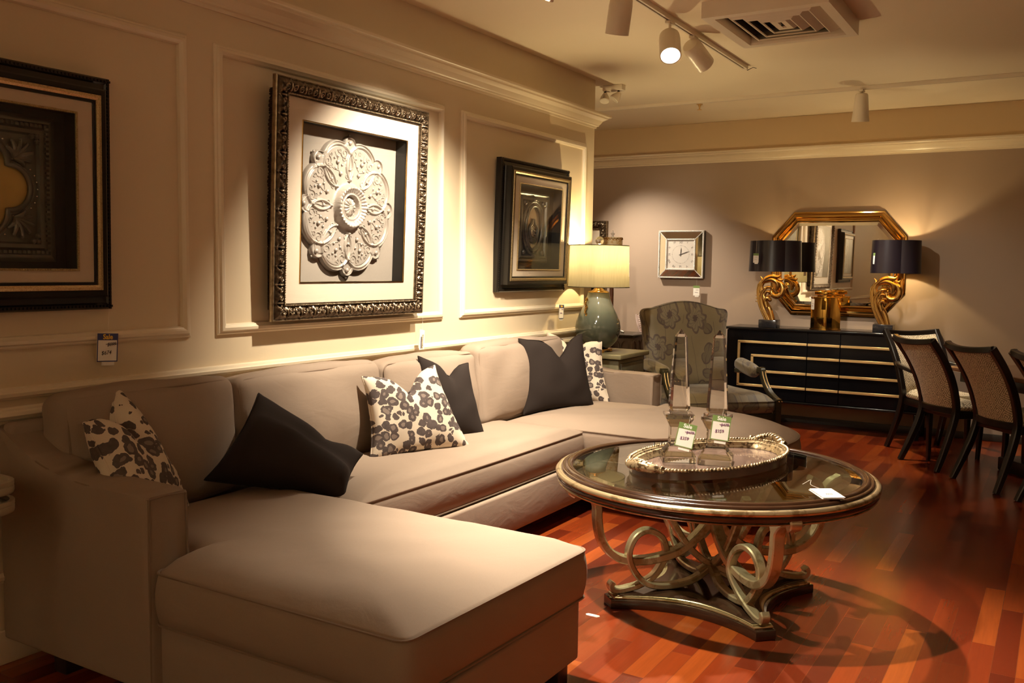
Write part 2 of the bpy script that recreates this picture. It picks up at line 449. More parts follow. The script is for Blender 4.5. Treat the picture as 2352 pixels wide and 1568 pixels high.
def sweep(pts, sec, closed=False, normal=None, scales=None):
    """sweep a closed 2-D section along pts; frames carried along, or pinned to a fixed normal"""
    P = [Vector(p) for p in pts]; n = len(P); m = len(sec); v = []; f = []
    N = None
    for i in range(n):
        if closed: T = (P[(i+1) % n]-P[i-1])
        else: T = P[min(i+1, n-1)]-P[max(i-1, 0)]
        T = T.normalized() if T.length > 1e-9 else Vector((0, 0, 1))
        if normal is not None: A = Vector(normal)
        else:
            if N is None:
                A = Vector((0, 0, 1)) if abs(T.z) < .9 else Vector((1, 0, 0))
            else: A = N
        A = (A-T*A.dot(T)); A = A.normalized() if A.length > 1e-6 else T.orthogonal().normalized()
        N = A; B = T.cross(A); k = scales[i] if scales else 1.0
        for a, b in sec: v.append(tuple(P[i]+A*(a*k)+B*(b*k)))
    for i in range(n if closed else n-1):
        i2 = (i+1) % n
        for j in range(m):
            j2 = (j+1) % m; f.append((i*m+j, i*m+j2, i2*m+j2, i2*m+j))
    if not closed:
        f.append(tuple(range(m-1, -1, -1))); f.append(tuple((n-1)*m+j for j in range(m)))
    return v, f

def circ_sec(r, k=8, fx=1.0, fy=1.0): return [(r*fx*math.cos(2*PI*i/k), r*fy*math.sin(2*PI*i/k)) for i in range(k)]
def rect_sec(w, t, b=.002):
    w, t = w/2, t/2
    return [(-w+b, -t), (w-b, -t), (w, -t+b), (w, t-b), (w-b, t), (-w+b, t), (-w, t-b), (-w, -t+b)]
def tube(pts, r, k=8, closed=False, sm=0):
    P = catmull(pts, sm, closed) if sm else [Vector(p) for p in pts]
    if isinstance(r, (list, tuple)):
        rr = interp(list(r), len(P)); return sweep(P, circ_sec(1, k), closed, None, rr)
    return sweep(P, circ_sec(r, k), closed)

def sphere(c, r, u=10, w=7, sc=(1, 1, 1)):
    v = [(c[0], c[1], c[2]-r*sc[2])]; f = []
    for i in range(1, w):
        t = PI*i/w
        for j in range(u):
            a = 2*PI*j/u; v.append((c[0]+r*sc[0]*math.sin(t)*math.cos(a), c[1]+r*sc[1]*math.sin(t)*math.sin(a), c[2]-r*sc[2]*math.cos(t)))
    v.append((c[0], c[1], c[2]+r*sc[2]))
    for j in range(u):
        j2 = (j+1) % u; f.append((0, 1+j2, 1+j)); f.append((len(v)-1, 1+(w-2)*u+j, 1+(w-2)*u+j2))
        for i in range(w-2): f.append((1+i*u+j, 1+i*u+j2, 1+(i+1)*u+j2, 1+(i+1)*u+j))
    return v, f

def prism(poly, z0, z1, bev=0.0, seg=2):
    bm = bmesh.new(); vs = [bm.verts.new((p[0], p[1], z0)) for p in poly]; fc = bm.faces.new(vs)
    ex = bmesh.ops.extrude_face_region(bm, geom=[fc])
    for e in ex['geom']:
        if isinstance(e, bmesh.types.BMVert): e.co.z = z1
    if bev:
        ed = [e for e in bm.edges if abs(e.verts[0].co.z-e.verts[1].co.z) < 1e-6]
        bmesh.ops.bevel(bm, geom=ed, offset=bev, segments=seg, profile=.5, affect='EDGES')
    bm.verts.index_update()
    r = ([tuple(v.co) for v in bm.verts], [tuple(v.index for v in f.verts) for f in bm.faces]); bm.free(); return r

def round_poly(P, rads, k=6):
    out = []; n = len(P)
    for i in range(n):
        p = Vector((P[i][0], P[i][1])); a = Vector((P[i-1][0], P[i-1][1])); b = Vector((P[(i+1) % n][0], P[(i+1) % n][1]))
        r = rads[i] if isinstance(rads, (list, tuple)) else rads
        da, db = (a-p), (b-p); r = min(r, da.length*.49, db.length*.49); s, e = p+da.normalized()*r, p+db.normalized()*r
        for j in range(k+1):
            t = j/k; q = s*(1-t)**2+p*2*t*(1-t)+e*t*t; out.append((q.x, q.y))
    return out

def resample(P, step):
    out = []; n = len(P)
    for i in range(n):
        a, b = Vector(P[i]), Vector(P[(i+1) % n]); k = max(1, int((b-a).length/step))
        for j in range(k): q = a+(b-a)*(j/k); out.append((q.x, q.y))
    return out

def softbox(sx, sy, sz, r, puff=(0, 0, 0), n=14, wr=0.0, wf=6.0, seed=0.0):
    """upholstered block: rounded box with swollen faces and slight wrinkles, centred on 0"""
    key = {}; V = []; F = []
    g = [0]*(n+1)
    for i in range(n+1):
        t = 2*i/n-1; g[i] = math.copysign(1-(1-abs(t))**1.7, t)
    def vid(x, y, z):
        k = (round(x, 4), round(y, 4), round(z, 4))
        if k in key: return key[k]
        h = (sx/2, sy/2, sz/2); p = Vector((x*h[0], y*h[1], z*h[2]))
        q = Vector([max(-(h[i]-r), min(h[i]-r, p[i])) for i in range(3)])
        d = p-q; dl = d.length; nrm = d/dl if dl > 1e-9 else Vector((0, 0, 1))
        p = q+nrm*r
        w = [(1-y*y)*(1-z*z), (1-x*x)*(1-z*z), (1-x*x)*(1-y*y)]; c = (x, y, z)
        for i in range(3): p[i] += puff[i]*c[i]*w[i]
        if wr: p += nrm*wr*noise.noise(p*wf+Vector((seed, seed*1.7, 0)))
        key[k] = len(V); V.append(tuple(p)); return key[k]
    for ax in range(3):
        for sgn in (-1, 1):
            for i in range(n):
                for j in range(n):
                    q = []
                    for a, b in ((i, j), (i+1, j), (i+1, j+1), (i, j+1)):
                        c = [0, 0, 0]; c[ax] = sgn; c[(ax+1) % 3] = g[a]; c[(ax+2) % 3] = g[b]; q.append(vid(*c))
                    F.append(tuple(q if sgn > 0 else q[::-1]))
    return V, F

def cushion(poly, z0, z1, r=.03, crown=.03, bulge=.012, rings=9, wr=.004, seed=0.0):
    """seat cushion from a plan outline: boxed edge, crowned top. returns mesh and its top-edge loop"""
    P = [Vector((p[0], p[1])) for p in poly]; n = len(P); c = sum(P, Vector((0, 0)))/n
    xs = [p.x for p in P]; ys = [p.y for p in P]
    c = Vector(((min(xs)+max(xs))/2, (min(ys)+max(ys))/2))
    nr = []
    for i in range(n):
        t = (P[(i+1) % n]-P[i-1]).normalized(); k = Vector((t.y, -t.x)); nr.append(k if k.dot(P[i]-c) > 0 else -k)
    V = []; F = []; loops = []
    def ring(pts):
        o = len(V); V.extend(pts); loops.append(o)
    ring([(*(c+(p-c)*.5), z0+.006) for p in P])
    ring([(*(P[i]-nr[i]*r*.6), z0) for i in range(n)])
    for t in (0, .2, .4, .6, .8, 1):
        z = z0+r*.35+(z1-z0-r*.55)*t; b = bulge*math.sin(PI*t)
        ring([(*(P[i]+nr[i]*b), z) for i in range(n)])
    edge = [(*(P[i]+nr[i]*.001), z1-r*.18) for i in range(n)]
    for k in range(rings):
        s = (1-k/rings)
        pts = []
        for i in range(n):
            q = P[i]*s+c*(1-s) if k else P[i]-nr[i]*.012
            d = min(1.0, (1-s)*3.2); z = z1+crown*(1-(1-d)**2)+wr*noise.noise(Vector((q.x*7+seed, q.y*7, 0)))*d*2
            pts.append((q.x, q.y, z))
        ring(pts)
    for a in range(len(loops)-1):
        o1, o2 = loops[a], loops[a+1]
        for i in range(n): j = (i+1) % n; F.append((o1+i, o1+j, o2+j, o2+i))
    V.append((c.x, c.y, z1+crown)); k = len(V)-1
    for i in range(n): F.append((loops[-1]+i, loops[-1]+(i+1) % n, k))
    V.append((c.x, c.y, z0+.006)); k = len(V)-1
    for i in range(n): F.append((loops[0]+(i+1) % n, loops[0]+i, k))
    return (V, F), edge

def frame4(w, h, prof, disp=None, nseg=1):
    """mitred picture frame in X (right), Z (up); front is -Y. prof = [(inset, forward)...]"""
    V = []; F = []; m = len(prof)
    for side in range(4):
        L = w if side % 2 == 0 else h; H = h if side % 2 == 0 else w; o = len(V)
        ang = side*PI/2; R = Matrix.Rotation(-ang, 3, 'Y')
        for i in range(nseg+1):
            t = i/nseg*2-1
            for (u, q) in prof:
                x = t*(L/2-u); z = -(H/2-u); d = q+(disp(x, u, L) if disp else 0)
                V.append(tuple(R @ Vector((x, -d, z))))
        for i in range(nseg):
            for j in range(m-1): F.append((o+i*m+j, o+(i+1)*m+j, o+(i+1)*m+j+1, o+i*m+j+1))
    return V, F

def line_profile(sec, p0, p1, A, B, m0=0.0, m1=0.0):
    """straight moulding: section (a,b) along axes A,B from p0 to p1, ends mitred by m*a"""
    p0, p1, A, B = Vector(p0), Vector(p1), Vector(A), Vector(B); d = (p1-p0).normalized(); n = len(sec); V = []; F = []
    for p, m in ((p0, m0), (p1, m1)):
        for a, b in sec: V.append(tuple(p+A*a+B*b+d*(m*a)))
    for i in range(n): j = (i+1) % n; F.append((i, j, n+j, n+i))
    F.append(tuple(range(n-1, -1, -1))); F.append(tuple(range(n, 2*n))); return V, F

def grid(nx, ny, fn):
    V = [fn(i/nx, j/ny) for j in range(ny+1) for i in range(nx+1)]; F = []
    for j in range(ny):
        for i in range(nx): a = j*(nx+1)+i; F.append((a, a+1, a+nx+2, a+nx+1))
    return V, F

_tc = {}
def text(s, size, ex=.0004, bold=0.0, shear=0.0):
    k = (s, size, ex, bold, shear)
    if k not in _tc:
        cu = bpy.data.curves.new('glyphs', 'FONT'); cu.body = s; cu.size = size; cu.extrude = ex; cu.offset = bold; cu.shear = shear
        cu.align_x = 'CENTER'; cu.align_y = 'CENTER'; cu.resolution_u = 3
        o = bpy.data.objects.new('glyphs', cu); C.objects.link(o); bpy.context.view_layer.update()
        me = o.to_mesh(); _tc[k] = ([tuple(v.co) for v in me.vertices], [tuple(p.vertices) for p in me.polygons])
        o.to_mesh_clear(); bpy.data.objects.remove(o); bpy.data.curves.remove(cu)
    return _tc[k]

TXT = Matrix.Rotation(PI/2, 4, 'X')      # text facing -Y, up Z
def T(x, y, z): return Matrix.Translation((x, y, z))
def RX(a): return Matrix.Rotation(a, 4, 'X')
def RY(a): return Matrix.Rotation(a, 4, 'Y')
def RZ(a): return Matrix.Rotation(a, 4, 'Z')
def basis(o, x, y, z):
    m = Matrix((Vector(x), Vector(y), Vector(z))).transposed().to_4x4(); m.translation = Vector(o); return m

XW = -3.14      # left wall plane
YE = 6.375      # its free end
YB = 8.695      # back wall plane
ZC = 2.841      # ceiling

# ================================================================== ROOM SHELL
structure('floor', G().add(box((-1, 2.85, -.05), (11, 11.8, .1))), 'floor', 0)
structure('ceiling', G().add(box((-1, 2.85, ZC+.05), (11, 11.8, .1))), 'ceiling', 0)
structure('wall_left', G().add(box((XW-.15, (YE-3)/2, ZC/2), (.30, YE+3, ZC))), 'wall', 0)
g = G().add(box((-1, YB+.06, 1.25), (11, .12, 2.5)), mi=0).add(box((-1, YB+.06, 2.6705), (11, .12, .341)), mi=1)
structure('wall_back', g, ['backwall', 'soffit'], 0)
structure('wall_right', G().add(box((4.45, 2.85, ZC/2), (.1, 11.6, ZC))), 'wall', 0)
structure('wall_front', G().add(box((-1, -2.95, ZC/2), (10.9, .1, ZC))), 'wall', 0)
structure('wall_far', G().add(box((-6.4, 2.85, ZC/2), (.1, 11.6, ZC))), 'wall', 0)

CROWN = [(0, 0), (.010, 0), (.012, .014), (.024, .018), (.026, .026), (.034, .034), (.046, .056), (.070, .070), (.076, .072), (.078, .082), (.094, .084), (.098, .088), (.098, .102), (0, .102)]
g = G().add(line_profile(CROWN, (XW, -2.9, 2.478), (XW, YE, 2.478), (1, 0, 0), (0, 0, 1), 0, 1))
g.add(line_profile(CROWN, (XW, YE, 2.478), (XW-.3, YE, 2.478), (0, 1, 0), (0, 0, 1), -1, 1))
structure('trim_1', g, 'trim', 25)
structure('trim_2', G().add(line_profile(CROWN, (-6.3, YB, 2.452), (4.4, YB, 2.452), (0, -1, 0), (0, 0, 1))), 'trim', 25)
RAIL = [(0, 0), (.016, .004), (.020, .010), (.030, .014), (.032, .026), (.026, .030), (.022, .040), (.012, .042), (0, .044)]
structure('trim_3', G().add(line_profile(RAIL, (XW, -2.9, .931), (XW, YE, .931), (1, 0, 0), (0, 0, 1))), 'trim', 25)
PM = [(0, 0), (0, .008), (.006, .014), (.012, .015), (.018, .024), (.030, .026), (.038, .018), (.043, .016), (.047, .006), (.047, 0)]
for i, (a, b) in enumerate(((.92, 2.578), (2.718, 4.395), (4.572, 6.225))):
    g = G().add(frame4(b-a, 1.237, PM)); g.xf(T(XW, (a+b)/2, 1.7265) @ RZ(PI/2)); structure('trim_%d' % (4+i), g, 'trim', 25)
g = G()
for a, b in ((.92, 2.578), (2.718, 4.395), (4.572, 6.225)):
    f = G().add(frame4(b-a, .62, PM)); f.xf(T(XW, (a+b)/2, .597) @ RZ(PI/2)); g.add((f.v, f.f))
structure('trim_7', g, 'trim', 25)
structure('baseboard_left', G().add(box((XW+.008, 1.7, .06), (.016, 9.3, .12), .004)), 'trim', 25)
structure('baseboard_back', G().add(box((-1, YB-.008, .03), (10.8, .016, .06), .003)), 'baseb', 25)

# ------------------------------------------------------------------ ceiling fittings
def track(name, p0, p1, label):
    t = thing(name, label, 'track', ((p0[0]+p1[0])/2, (p0[1]+p1[1])/2, ZC-.03))
    d = (Vector(p1)-Vector(p0)).normalized(); side = Vector((-d.y, d.x, 0))
    sec = [(-.017, 0), (-.017, -.026), (-.006, -.026), (-.006, -.010), (.006, -.010), (.006, -.026), (.017, -.026), (.017, 0)]
    build('rail', G().add(line_profile(sec, (*p0, ZC), (*p1, ZC), side, (0, 0, 1))), 'white', t, 0)
    build('conductor', G().add(line_profile([(-.0055, -.0095), (.0055, -.0095), (.0055, -.013), (-.0055, -.013)], (*p0, ZC), (*p1, ZC), side, (0, 0, 1))), 'duct', t, 0)
    build('end_cap', G().add(box((p1[0], p1[1], ZC-.014), (.036, .036, .030), .003)), 'white', t)
    return t
t = track('lighting_track', (-1.995, -2.4), (-1.995, 6.39), 'white ceiling track carrying three spotlights and ending beside the air vent')
build('wire_end', G().add(tube([(-1.995, 6.40, ZC-.02), (-1.985, 6.42, ZC-.03), (-1.95, 6.43, ZC-.012), (-1.925, 6.43, ZC-.02)], .0022, 6)), 'duct', t)
track('lighting_track', (-5.2, 7.52), (3.6, 7.52), 'long white ceiling track running parallel to the far mauve wall')

def spot(mx, my, target, power, ang, label, lit=True, blend=.6, length=.185, rad=.060, r2=.060, drop=.075, col=WARM, group=None, soft=.03):
    mount = Vector((mx, my, ZC-.026)); piv = mount-Vector((0, 0, drop))
    t = thing('track_spotlight', label, 'spotlight', tuple(mount), 0, group)
    d = (Vector(target)-piv).normalized()
    x = d.orthogonal().normalized(); Mb = basis(piv, x, d.cross(x), d)
    build('mount', G().add(box((mx, my, ZC-.0345), (.034, .075, .016), .003)), 'white', t)
    build('stem', G().add(tube([mount, piv+Vector((0, 0, -.005))], .008, 8)).add(sphere(piv, .016)), 'white', t)
    a, b = -.045, length-.045
    prof = [(.02, a), (rad*.80, a+.004), (rad*.95, a+.018), (rad, a+.05), (r2, b), (r2-.0045, b), (r2-.006, b-.002)]
    build('can', G().add(lathe([(0, a)]+prof, 28, False), Mb), 'white', t)
    prof = [(r2-.0062, b-.001), (r2-.010, b-.03), (r2-.016, b-.045)]
    build('reflector', G().add(lathe(prof, 28, False), Mb), 'whitebright', t)
    build('bulb', G().add(lathe([(0, b-.043), (r2*.4, b-.041), (r2-.014, b-.046), (r2-.014, b-.055), (0, b-.055)], 24, False), Mb), 'bulb' if lit else 'whitebright', t)
    if lit:
        ld = bpy.data.lights.new('bulb_light', 'SPOT'); ld.energy = power*SPOT_GAIN; ld.color = col; ld.spot_size = math.radians(ang); ld.spot_blend = blend; ld.shadow_soft_size = soft
        lo = bpy.data.objects.new('bulb_light', ld); C.objects.link(lo); lo.parent = t
        lo.matrix_local = ROOTS[t.name].inverted() @ (basis(piv+d*(b-.030), x, d.cross(x), d) @ RX(PI))
    return t
spot(-1.995, 4.32, (-2.55, 4.85, .5), 75, 74, 'white spotlight cut off by the top edge of the photo', blend=.8)
spot(-1.995, 3.62, (-3.14, 3.92, 1.00), 110, 84, 'white track spotlight out of view above, aimed at the framed medallion', blend=.8)
spot(-1.995, 4.985, (-1.15, 3.30, .3), 190, 66, 'lit white spotlight with its glowing lens turned towards the viewer', blend=.8, drop=.10)
spot(-1.995, 5.37, (-1.1, 8.4, .85), 25, 46, 'white spotlight just behind the glowing one, turned to the far wall', blend=.8)
spot(-1.995, 2.62, (-1.26, 3.08, .3), 165, 62, 'white track spotlight shining down on the near chaise and round table', blend=1.0)
spot(-1.995, 1.9, (-3.0, 5.0, .75), 26, 45, 'white track spotlight turned towards the lamp end of the long sofa', blend=.8)
spot(-1.425, 7.52, (-1.55, 7.95, 0), 45, 70, 'lone tapered white spotlight hanging from the track before the far wall', length=.215, rad=.05, r2=.066, drop=.07)
spot(-4.15, 7.52, (-3.45, 8.69, .95), 60, 70, 'white spotlight hidden past the wall corner, shining on the wall clock', blend=.9)
spot(.15, 7.52, (.05, 7.0, .7), 9, 60, 'white spotlight on the far track above the dining table', blend=.8)
spot(-1.995, 3.02, (-3.05, 8.7, .85), 82, 34, 'white track spotlight out of view above, thrown down the room to the far wall', blend=.8)
# added tracks and spotlights out of view, for soft fill and lit reflections
track('lighting_track', (2.6, -2.4), (2.6, 6.4), 'added unseen ceiling track to the right of the viewpoint, carrying fill spotlights')
spot(-1.995, -1.2, (-1.2, -2.9, 2.4), 88, 110, 'added unseen fill spotlight behind the viewpoint, bounced off the end wall', blend=.9)
track('lighting_track', (-5.0, -1.0), (-5.0, 6.6), 'added unseen ceiling track in the bay beyond the panelled wall')  # added with its two unseen spotlights to brighten what the clock mirror reflects
spot(-5.0, 5.6, (-6.3, 5.2, 1.5), 75, 110, 'added unseen spotlight brightening the bay beyond the panelled wall, near its end', blend=.9)
spot(-5.0, 2.4, (-6.3, 2.0, 1.5), 75, 110, 'added unseen spotlight brightening the bay beyond the panelled wall, further in', blend=.9)
spot(2.6, -1.4, (2.2, -2.9, 2.4), 60, 110, 'added unseen fill spotlight in the right hand bay, bounced off the end wall', blend=.9)
spot(2.6, 1.2, (4.4, 1.0, 2.3), 26, 110, 'added unseen fill spotlight in the right hand bay, bounced off the near side wall', blend=.9)
spot(2.6, 4.6, (4.4, 4.8, 2.3), 7, 110, 'added unseen fill spotlight in the right hand bay, bounced off the far side wall', blend=.9)

# air diffuser
vx0, vx1, vy0, vy1, vz = -1.745, -1.085, 4.80, 5.56, ZC-.085
vc = ((vx0+vx1)/2, (vy0+vy1)/2); vw, vh = vx1-vx0, vy1-vy0
t = thing('air_vent', 'square white ceiling air diffuser with stepped louvres', 'vent', (vc[0], vc[1], vz))
Mv = T(vc[0], vc[1], vz) @ RX(PI/2)      # frame plane -> horizontal, front facing down
def ring(w, h, prof): 
    g = G().add(frame4(w, h, prof)); g.xf(Mv); return g
build('housing', ring(vw, vh, [(.0, -.085), (0, 0), (.055, 0), (.060, -.012), (.06, -.05)]), 'white', t, 20)
build('duct', G().add(box((vc[0], vc[1], ZC-.012), (vw-.1, vh-.1, .02))), 'duct', t, 0)
for k in range(3):
    s = .16+.125*k
    build('louvre', ring(vw-s, vh-s, [(0, -.040), (.045, -.004), (.050, -.004), (.052, -.010), (.006, -.045)]), 'white', t, 20)
g = ring(vw-.52, vh-.52, [(0, -.035), (.03, -.01), (.06, -.012), (.065, -.02)])
build('louvre', g, 'white', t, 20)
build('screw', G().add(lathe([(0, -.004), (.006, -.004), (.006, .02), (0, .02)], 10, False), T(vc[0], vc[1], vz+.01)), 'duct', t)

# emergency light by the wall corner
t = thing('emergency_light', 'white twin-head emergency light on the ceiling by the wall corner', 'light', (-3.10, 6.62, ZC-.05))
build('body', G().add(box((-3.10, 6.62, ZC-.022), (.17, .07, .044), .008)), 'white', t)
for (x, y, d) in ((-3.165, 6.60, (.10, -.35, -.9)), (-3.055, 6.61, (-.55, -.35, -.75))):
    dv = Vector(d).normalized(); xx = dv.orthogonal().normalized()
    hd = build('lamp_head', G().add(lathe([(0, -.02), (.014, -.018), (.034, .02), (.040, .05), (.036, .054), (0, .046)], 16, False), basis((x, y, ZC-.075), xx, dv.cross(xx), dv)), 'white', t)
    build('knuckle', G().add(sphere((x, y, ZC-.050), .010)), 'duct', hd)
single('sprinkler', G().add(lathe([(0, -.05), (.02, -.05), (.02, -.046), (.006, -.044), (.008, -.02), (.012, -.02), (.012, -.004), (.026, -.004), (.026, 0), (0, 0)], 12, False), T(-2.79, 7.70, ZC)), 'brass', 'small brass sprinkler head on the ceiling behind the far track', 'sprinkler')

# ================================================================== SECTIONAL SOFA
sofa = thing('sectional_sofa', 'large taupe sectional sofa with a chaise at each end', 'sofa', (-2.5, 3.8, 0))
Z0, Z1, ZT = .09, .300, .478
XZ = Matrix(((1, 0, 0, 0), (0, 0, 1, 0), (0, 1, 0, 0), (0, 0, 0, 1)))   # (a,b,c)->(a,c,b)
near_base = [(-3.1, 1.80), (-1.365, 1.80), (-1.355, 2.72), (-3.1, 2.72)]
mid_base = [(-3.1, 2.722), (-2.315, 2.722), (-2.315, 4.738), (-3.1, 4.738)]
far_out = round_poly([(-2.9, 4.73), (-1.55, 4.73), (-1.27, 4.80), (-1.235, 5.30), (-1.42, 5.62), (-1.80, 5.83), (-2.32, 5.885), (-2.32, 5.715), (-2.9, 5.715)], [.02, .25, .18, .30, .25, .2, .04, .01, .02], 6)
far_base = [(-3.1, 4.742)]+[(x*1.0-.02*(x > -2.3), y) for x, y in far_out if x > -2.85]
far_base = [(-3.1, 4.742), (-1.6, 4.742), (-1.36, 4.86), (-1.29, 5.28), (-1.46, 5.56), (-1.82, 5.78), (-2.33, 5.83), (-3.1, 5.83)]
for b in (round_poly(near_base, [.01, .02, .02, .01], 4), round_poly(mid_base, .008, 3), round_poly(far_base, [.01, .2, .15, .2, .2, .2, .02, .01], 5)):
    build('base', G().add(prism(b, Z0, Z1, .012, 3)), 'sofa', sofa, 50)
def seat(poly, seed, crown=.045, step=.05):
    vf, edge = cushion(resample(poly, step), Z1+.004, ZT, .034, crown, .012, 10, .004, seed)
    s = build('seat_cushion', G().add(vf), 'sofa', sofa, 50)
    build('piping', G().add(tube(edge, .0042, 6, True)), 'welt', s)
    low = [(x, y, Z1+.012) for x, y, z in edge]
    build('piping', G().add(tube(low, .0042, 6, True)), 'welt', s)
seat(round_poly([(-2.9, 1.92), (-2.355, 1.92), (-2.340, 1.775), (-1.375, 1.775), (-1.335, 2.735), (-2.9, 2.735)], [.03, .01, .04, .045, .05, .03], 5), 1.1)
seat(round_poly([(-2.9, 2.745), (-2.345, 2.745), (-2.335, 3.7), (-2.345, 4.715), (-2.9, 4.715)], [.03, .03, .3, .05, .03], 5), 4.2)
seat(far_out, 8.6, .045)
build('back_frame', G().add(box((-3.098, 3.8, .475), (.05, 4.07, .77), .018, 3)), 'sofa', sofa, 50)
# arms
arm_top = catmull([(-3.137, .850), (-3.06, .815), (-2.96, .768), (-2.87, .738), (-2.70, .712), (-2.53, .707), (-2.345, .706)], 4)
arm_poly = [(-3.137, .09), (-2.340, .09)]+[(p[0], p[1]) for p in reversed([(p.x, p.y) for p in arm_top])]
for ya, yb, yw in ((1.755, 1.915, 1.765), (5.722, 5.875, 5.730)):
    a = build('arm', G().add(prism(arm_poly, ya, yb, .02, 3), XZ), 'sofa', sofa, 50)
    w = [(p.x, yw, p.y-.006) for p in arm_top]
    w += [(-2.347, yw, .5), (-2.347, yw, .11)]
    build('piping', G().add(tube(w, .004, 6)), 'welt', a)
    w = [(-2.342, yw, .700), (-2.338, yw+.05, .704), (-2.342, yw+.135, .698), (-2.342, yw+.14, .5)]
    build('piping', G().add(tube(w, .0035, 6)), 'welt', a)
# back cushions
for i, (y0, y1, ht, lean) in enumerate(((1.87, 2.632, .475, 5), (2.642, 3.575, .465, 6), (3.592, 4.45, .45, 6), (4.462, 5.52, .475, 4))):
    g = G().add(softbox(.17, y1-y0, ht, .05, (.055, .004, .02), 30, .013, 6, i*3.1))
    g.xf(T(-2.985, (y0+y1)/2, ZT+ht/2-.002) @ RY(math.radians(-lean)))
    bc = build('back_cushion', g, 'sofa', sofa, 60)
    hy, hz = (y1-y0)/2-.018, ht/2-.016
    loop = [(.068, a, b) for a, b in resample(round_poly([(-hy, -hz), (hy, -hz), (hy, hz), (-hy, hz)], .05, 5), .06)]
    w = G().add(tube(loop, .0038, 6, True)); w.xf(T(-2.985, (y0+y1)/2, ZT+ht/2-.002) @ RY(math.radians(-lean)))
    build('piping', w, 'welt', bc)
for x, y in ((-1.42, 2.66), (-1.42, 1.86), (-2.42, 3.7), (-1.42, 5.1), (-2.9, 1.85), (-2.9, 5.75)):
    build('leg', G().add(box((x, y, .047), (.07, .07, .094), .006)), 'dark_leg', sofa)

# ------------------------------------------------------------------ throw pillows
def pillow(mat, label, bc, right, up, w, h, th, chop=.0, lop=0.0, seed=0.0, tl=(0, 0), tr=(0, 0), bl=(0, 0), br=(0, 0), fold=0.0, group=None):
    """bc bottom-centre, right / up directions"""
    n = 26; V = []; F = []
    R = Vector(right).normalized(); U = Vector(up); U = (U-R*U.dot(R)).normalized(); N = R.cross(U)
    def P(u, v, s):
        e = (1-u*u)*(1-v*v)
        x = w/2*u*(1-.10*(1-v*v)*abs(u)**2); z = h/2*v*(1-.10*(1-u*u)*abs(v)**2)
        y = s*th/2*(max(e, 0)**.42)
        for (ox, oz), wt in ((tl, (1-u)*(1+v)), (tr, (1+u)*(1+v)), (bl, (1-u)*(1-v)), (br, (1+u)*(1-v))): x += ox*wt/4; z += oz*wt/4
        c = chop*math.exp(-((u-lop)/.30)**2)*max(0, (v+.45)/1.45)**1.6
        z -= c; y *= 1-.35*min(1, c/.09)
        k = Vector((x*9+seed, z*9, s*3+seed))
        y += s*.012*noise.noise(k)*min(1, e*6); z += .008*noise.noise(k*.7+Vector((5, 0, 0)))
        # creases radiating from the chop
        if fold and s > 0: y += fold*min(1, max(e, 0)*3)**.6/(1+math.exp((v+.25*u-.18)*16))
        y -= s*.02*math.exp(-((u-lop)/.07)**2)*max(0, v)*min(1, chop/.08)*min(1, e*4)
        return (x, -y, z+h/2)
    for s in (1, -1):
        o = len(V)
        for j in range(n+1):
            for i in range(n+1):
                a = math.sin((2*i/n-1)*PI/2); b = math.sin((2*j/n-1)*PI/2); V.append(P(a, b, s))
        for j in range(n):
            for i in range(n):
                a = o+j*(n+1)+i; F.append((a, a+1, a+n+2, a+n+1) if s > 0 else (a, a+n+1, a+n+2, a+1))
    t = thing('throw_pillow', label, 'pillow', tuple(bc), 0, group)
    M = basis(bc, R, -N, U)
    ROOTS[t.name] = M.copy(); t.matrix_world = M
    g = G().add((V, F)); 
    bm = bmesh.new(); me = bpy.data.meshes.new('tmp'); me.from_pydata(g.v, [], g.f); bm.from_mesh(me); bmesh.ops.remove_doubles(bm, verts=bm.verts, dist=1e-5); bm.verts.index_update()
    g.v = [tuple(v.co) for v in bm.verts]; g.f = [tuple(v.index for v in f.verts) for f in bm.faces]; g.m = [0]*len(g.f); bm.free(); bpy.data.meshes.remove(me)
    cv = build('cover', g, mat, t, 80, world=False)
    loop = []
    for k in range(4):
        for i in range(14):
            a = math.sin((2*i/14-1)*PI/2); u, v = ((a, -1), (1, a), (-a, 1), (-1, -a))[k]; loop.append(P(u, v, 1))
    build('seam', G().add(tube(loop, .0042, 6, True)), mat, t, 60, world=False)
    return t
pillow('leopard', 'leopard print pillow leaning on the near sofa arm', (-2.665, 2.075, .500), (-.50, .85, -.02), (-.22, -.10, .45), .46, .48, .17, .12, .0, 1.0, (.06, -.05), (-.05, .05))
pillow('charcoal', 'slumped charcoal velvet pillow beside the near leopard pillow', (-2.615, 2.60, .480), (.23, .37, -.08), (-.11, .20, .26), .49, .44, .22, .03, .25, 2.0, (.13, .03), (.09, -.20), (-.07, .06), (0, 0), .055)
pillow('leopard', 'bright leopard print pillow standing in the middle of the sofa', (-2.640, 3.545, .497), (.36, .93, 0), (-.15, 0, .40), .58, .46, .16, .10, .10, 3.0, (.03, -.05), (-.13, -.02))
pillow('charcoal', 'charcoal velvet pillow tucked behind the middle leopard pillow', (-2.765, 3.965, .497), (.42, .90, -.10), (-.12, 0, .42), .45, .47, .15, .07, .15, 4.0, (.04, -.03), (-.10, -.05))
pillow('leopard', 'leopard print pillow half hidden on the far sofa arm', (-2.83, 5.545, .500), (.96, .28, 0), (-.05, .12, .44), .48, .45, .15, .09, .0, 5.0, (.0, .03), (-.09, -.02))
pillow('charcoal', 'large charcoal velvet pillow in front of the far leopard pillow', (-2.750, 5.165, .497), (.42, .91, 0), (-.06, .03, .46), .57, .50, .16, .12, .22, 6.0, (.0, -.02), (-.06, -.01))

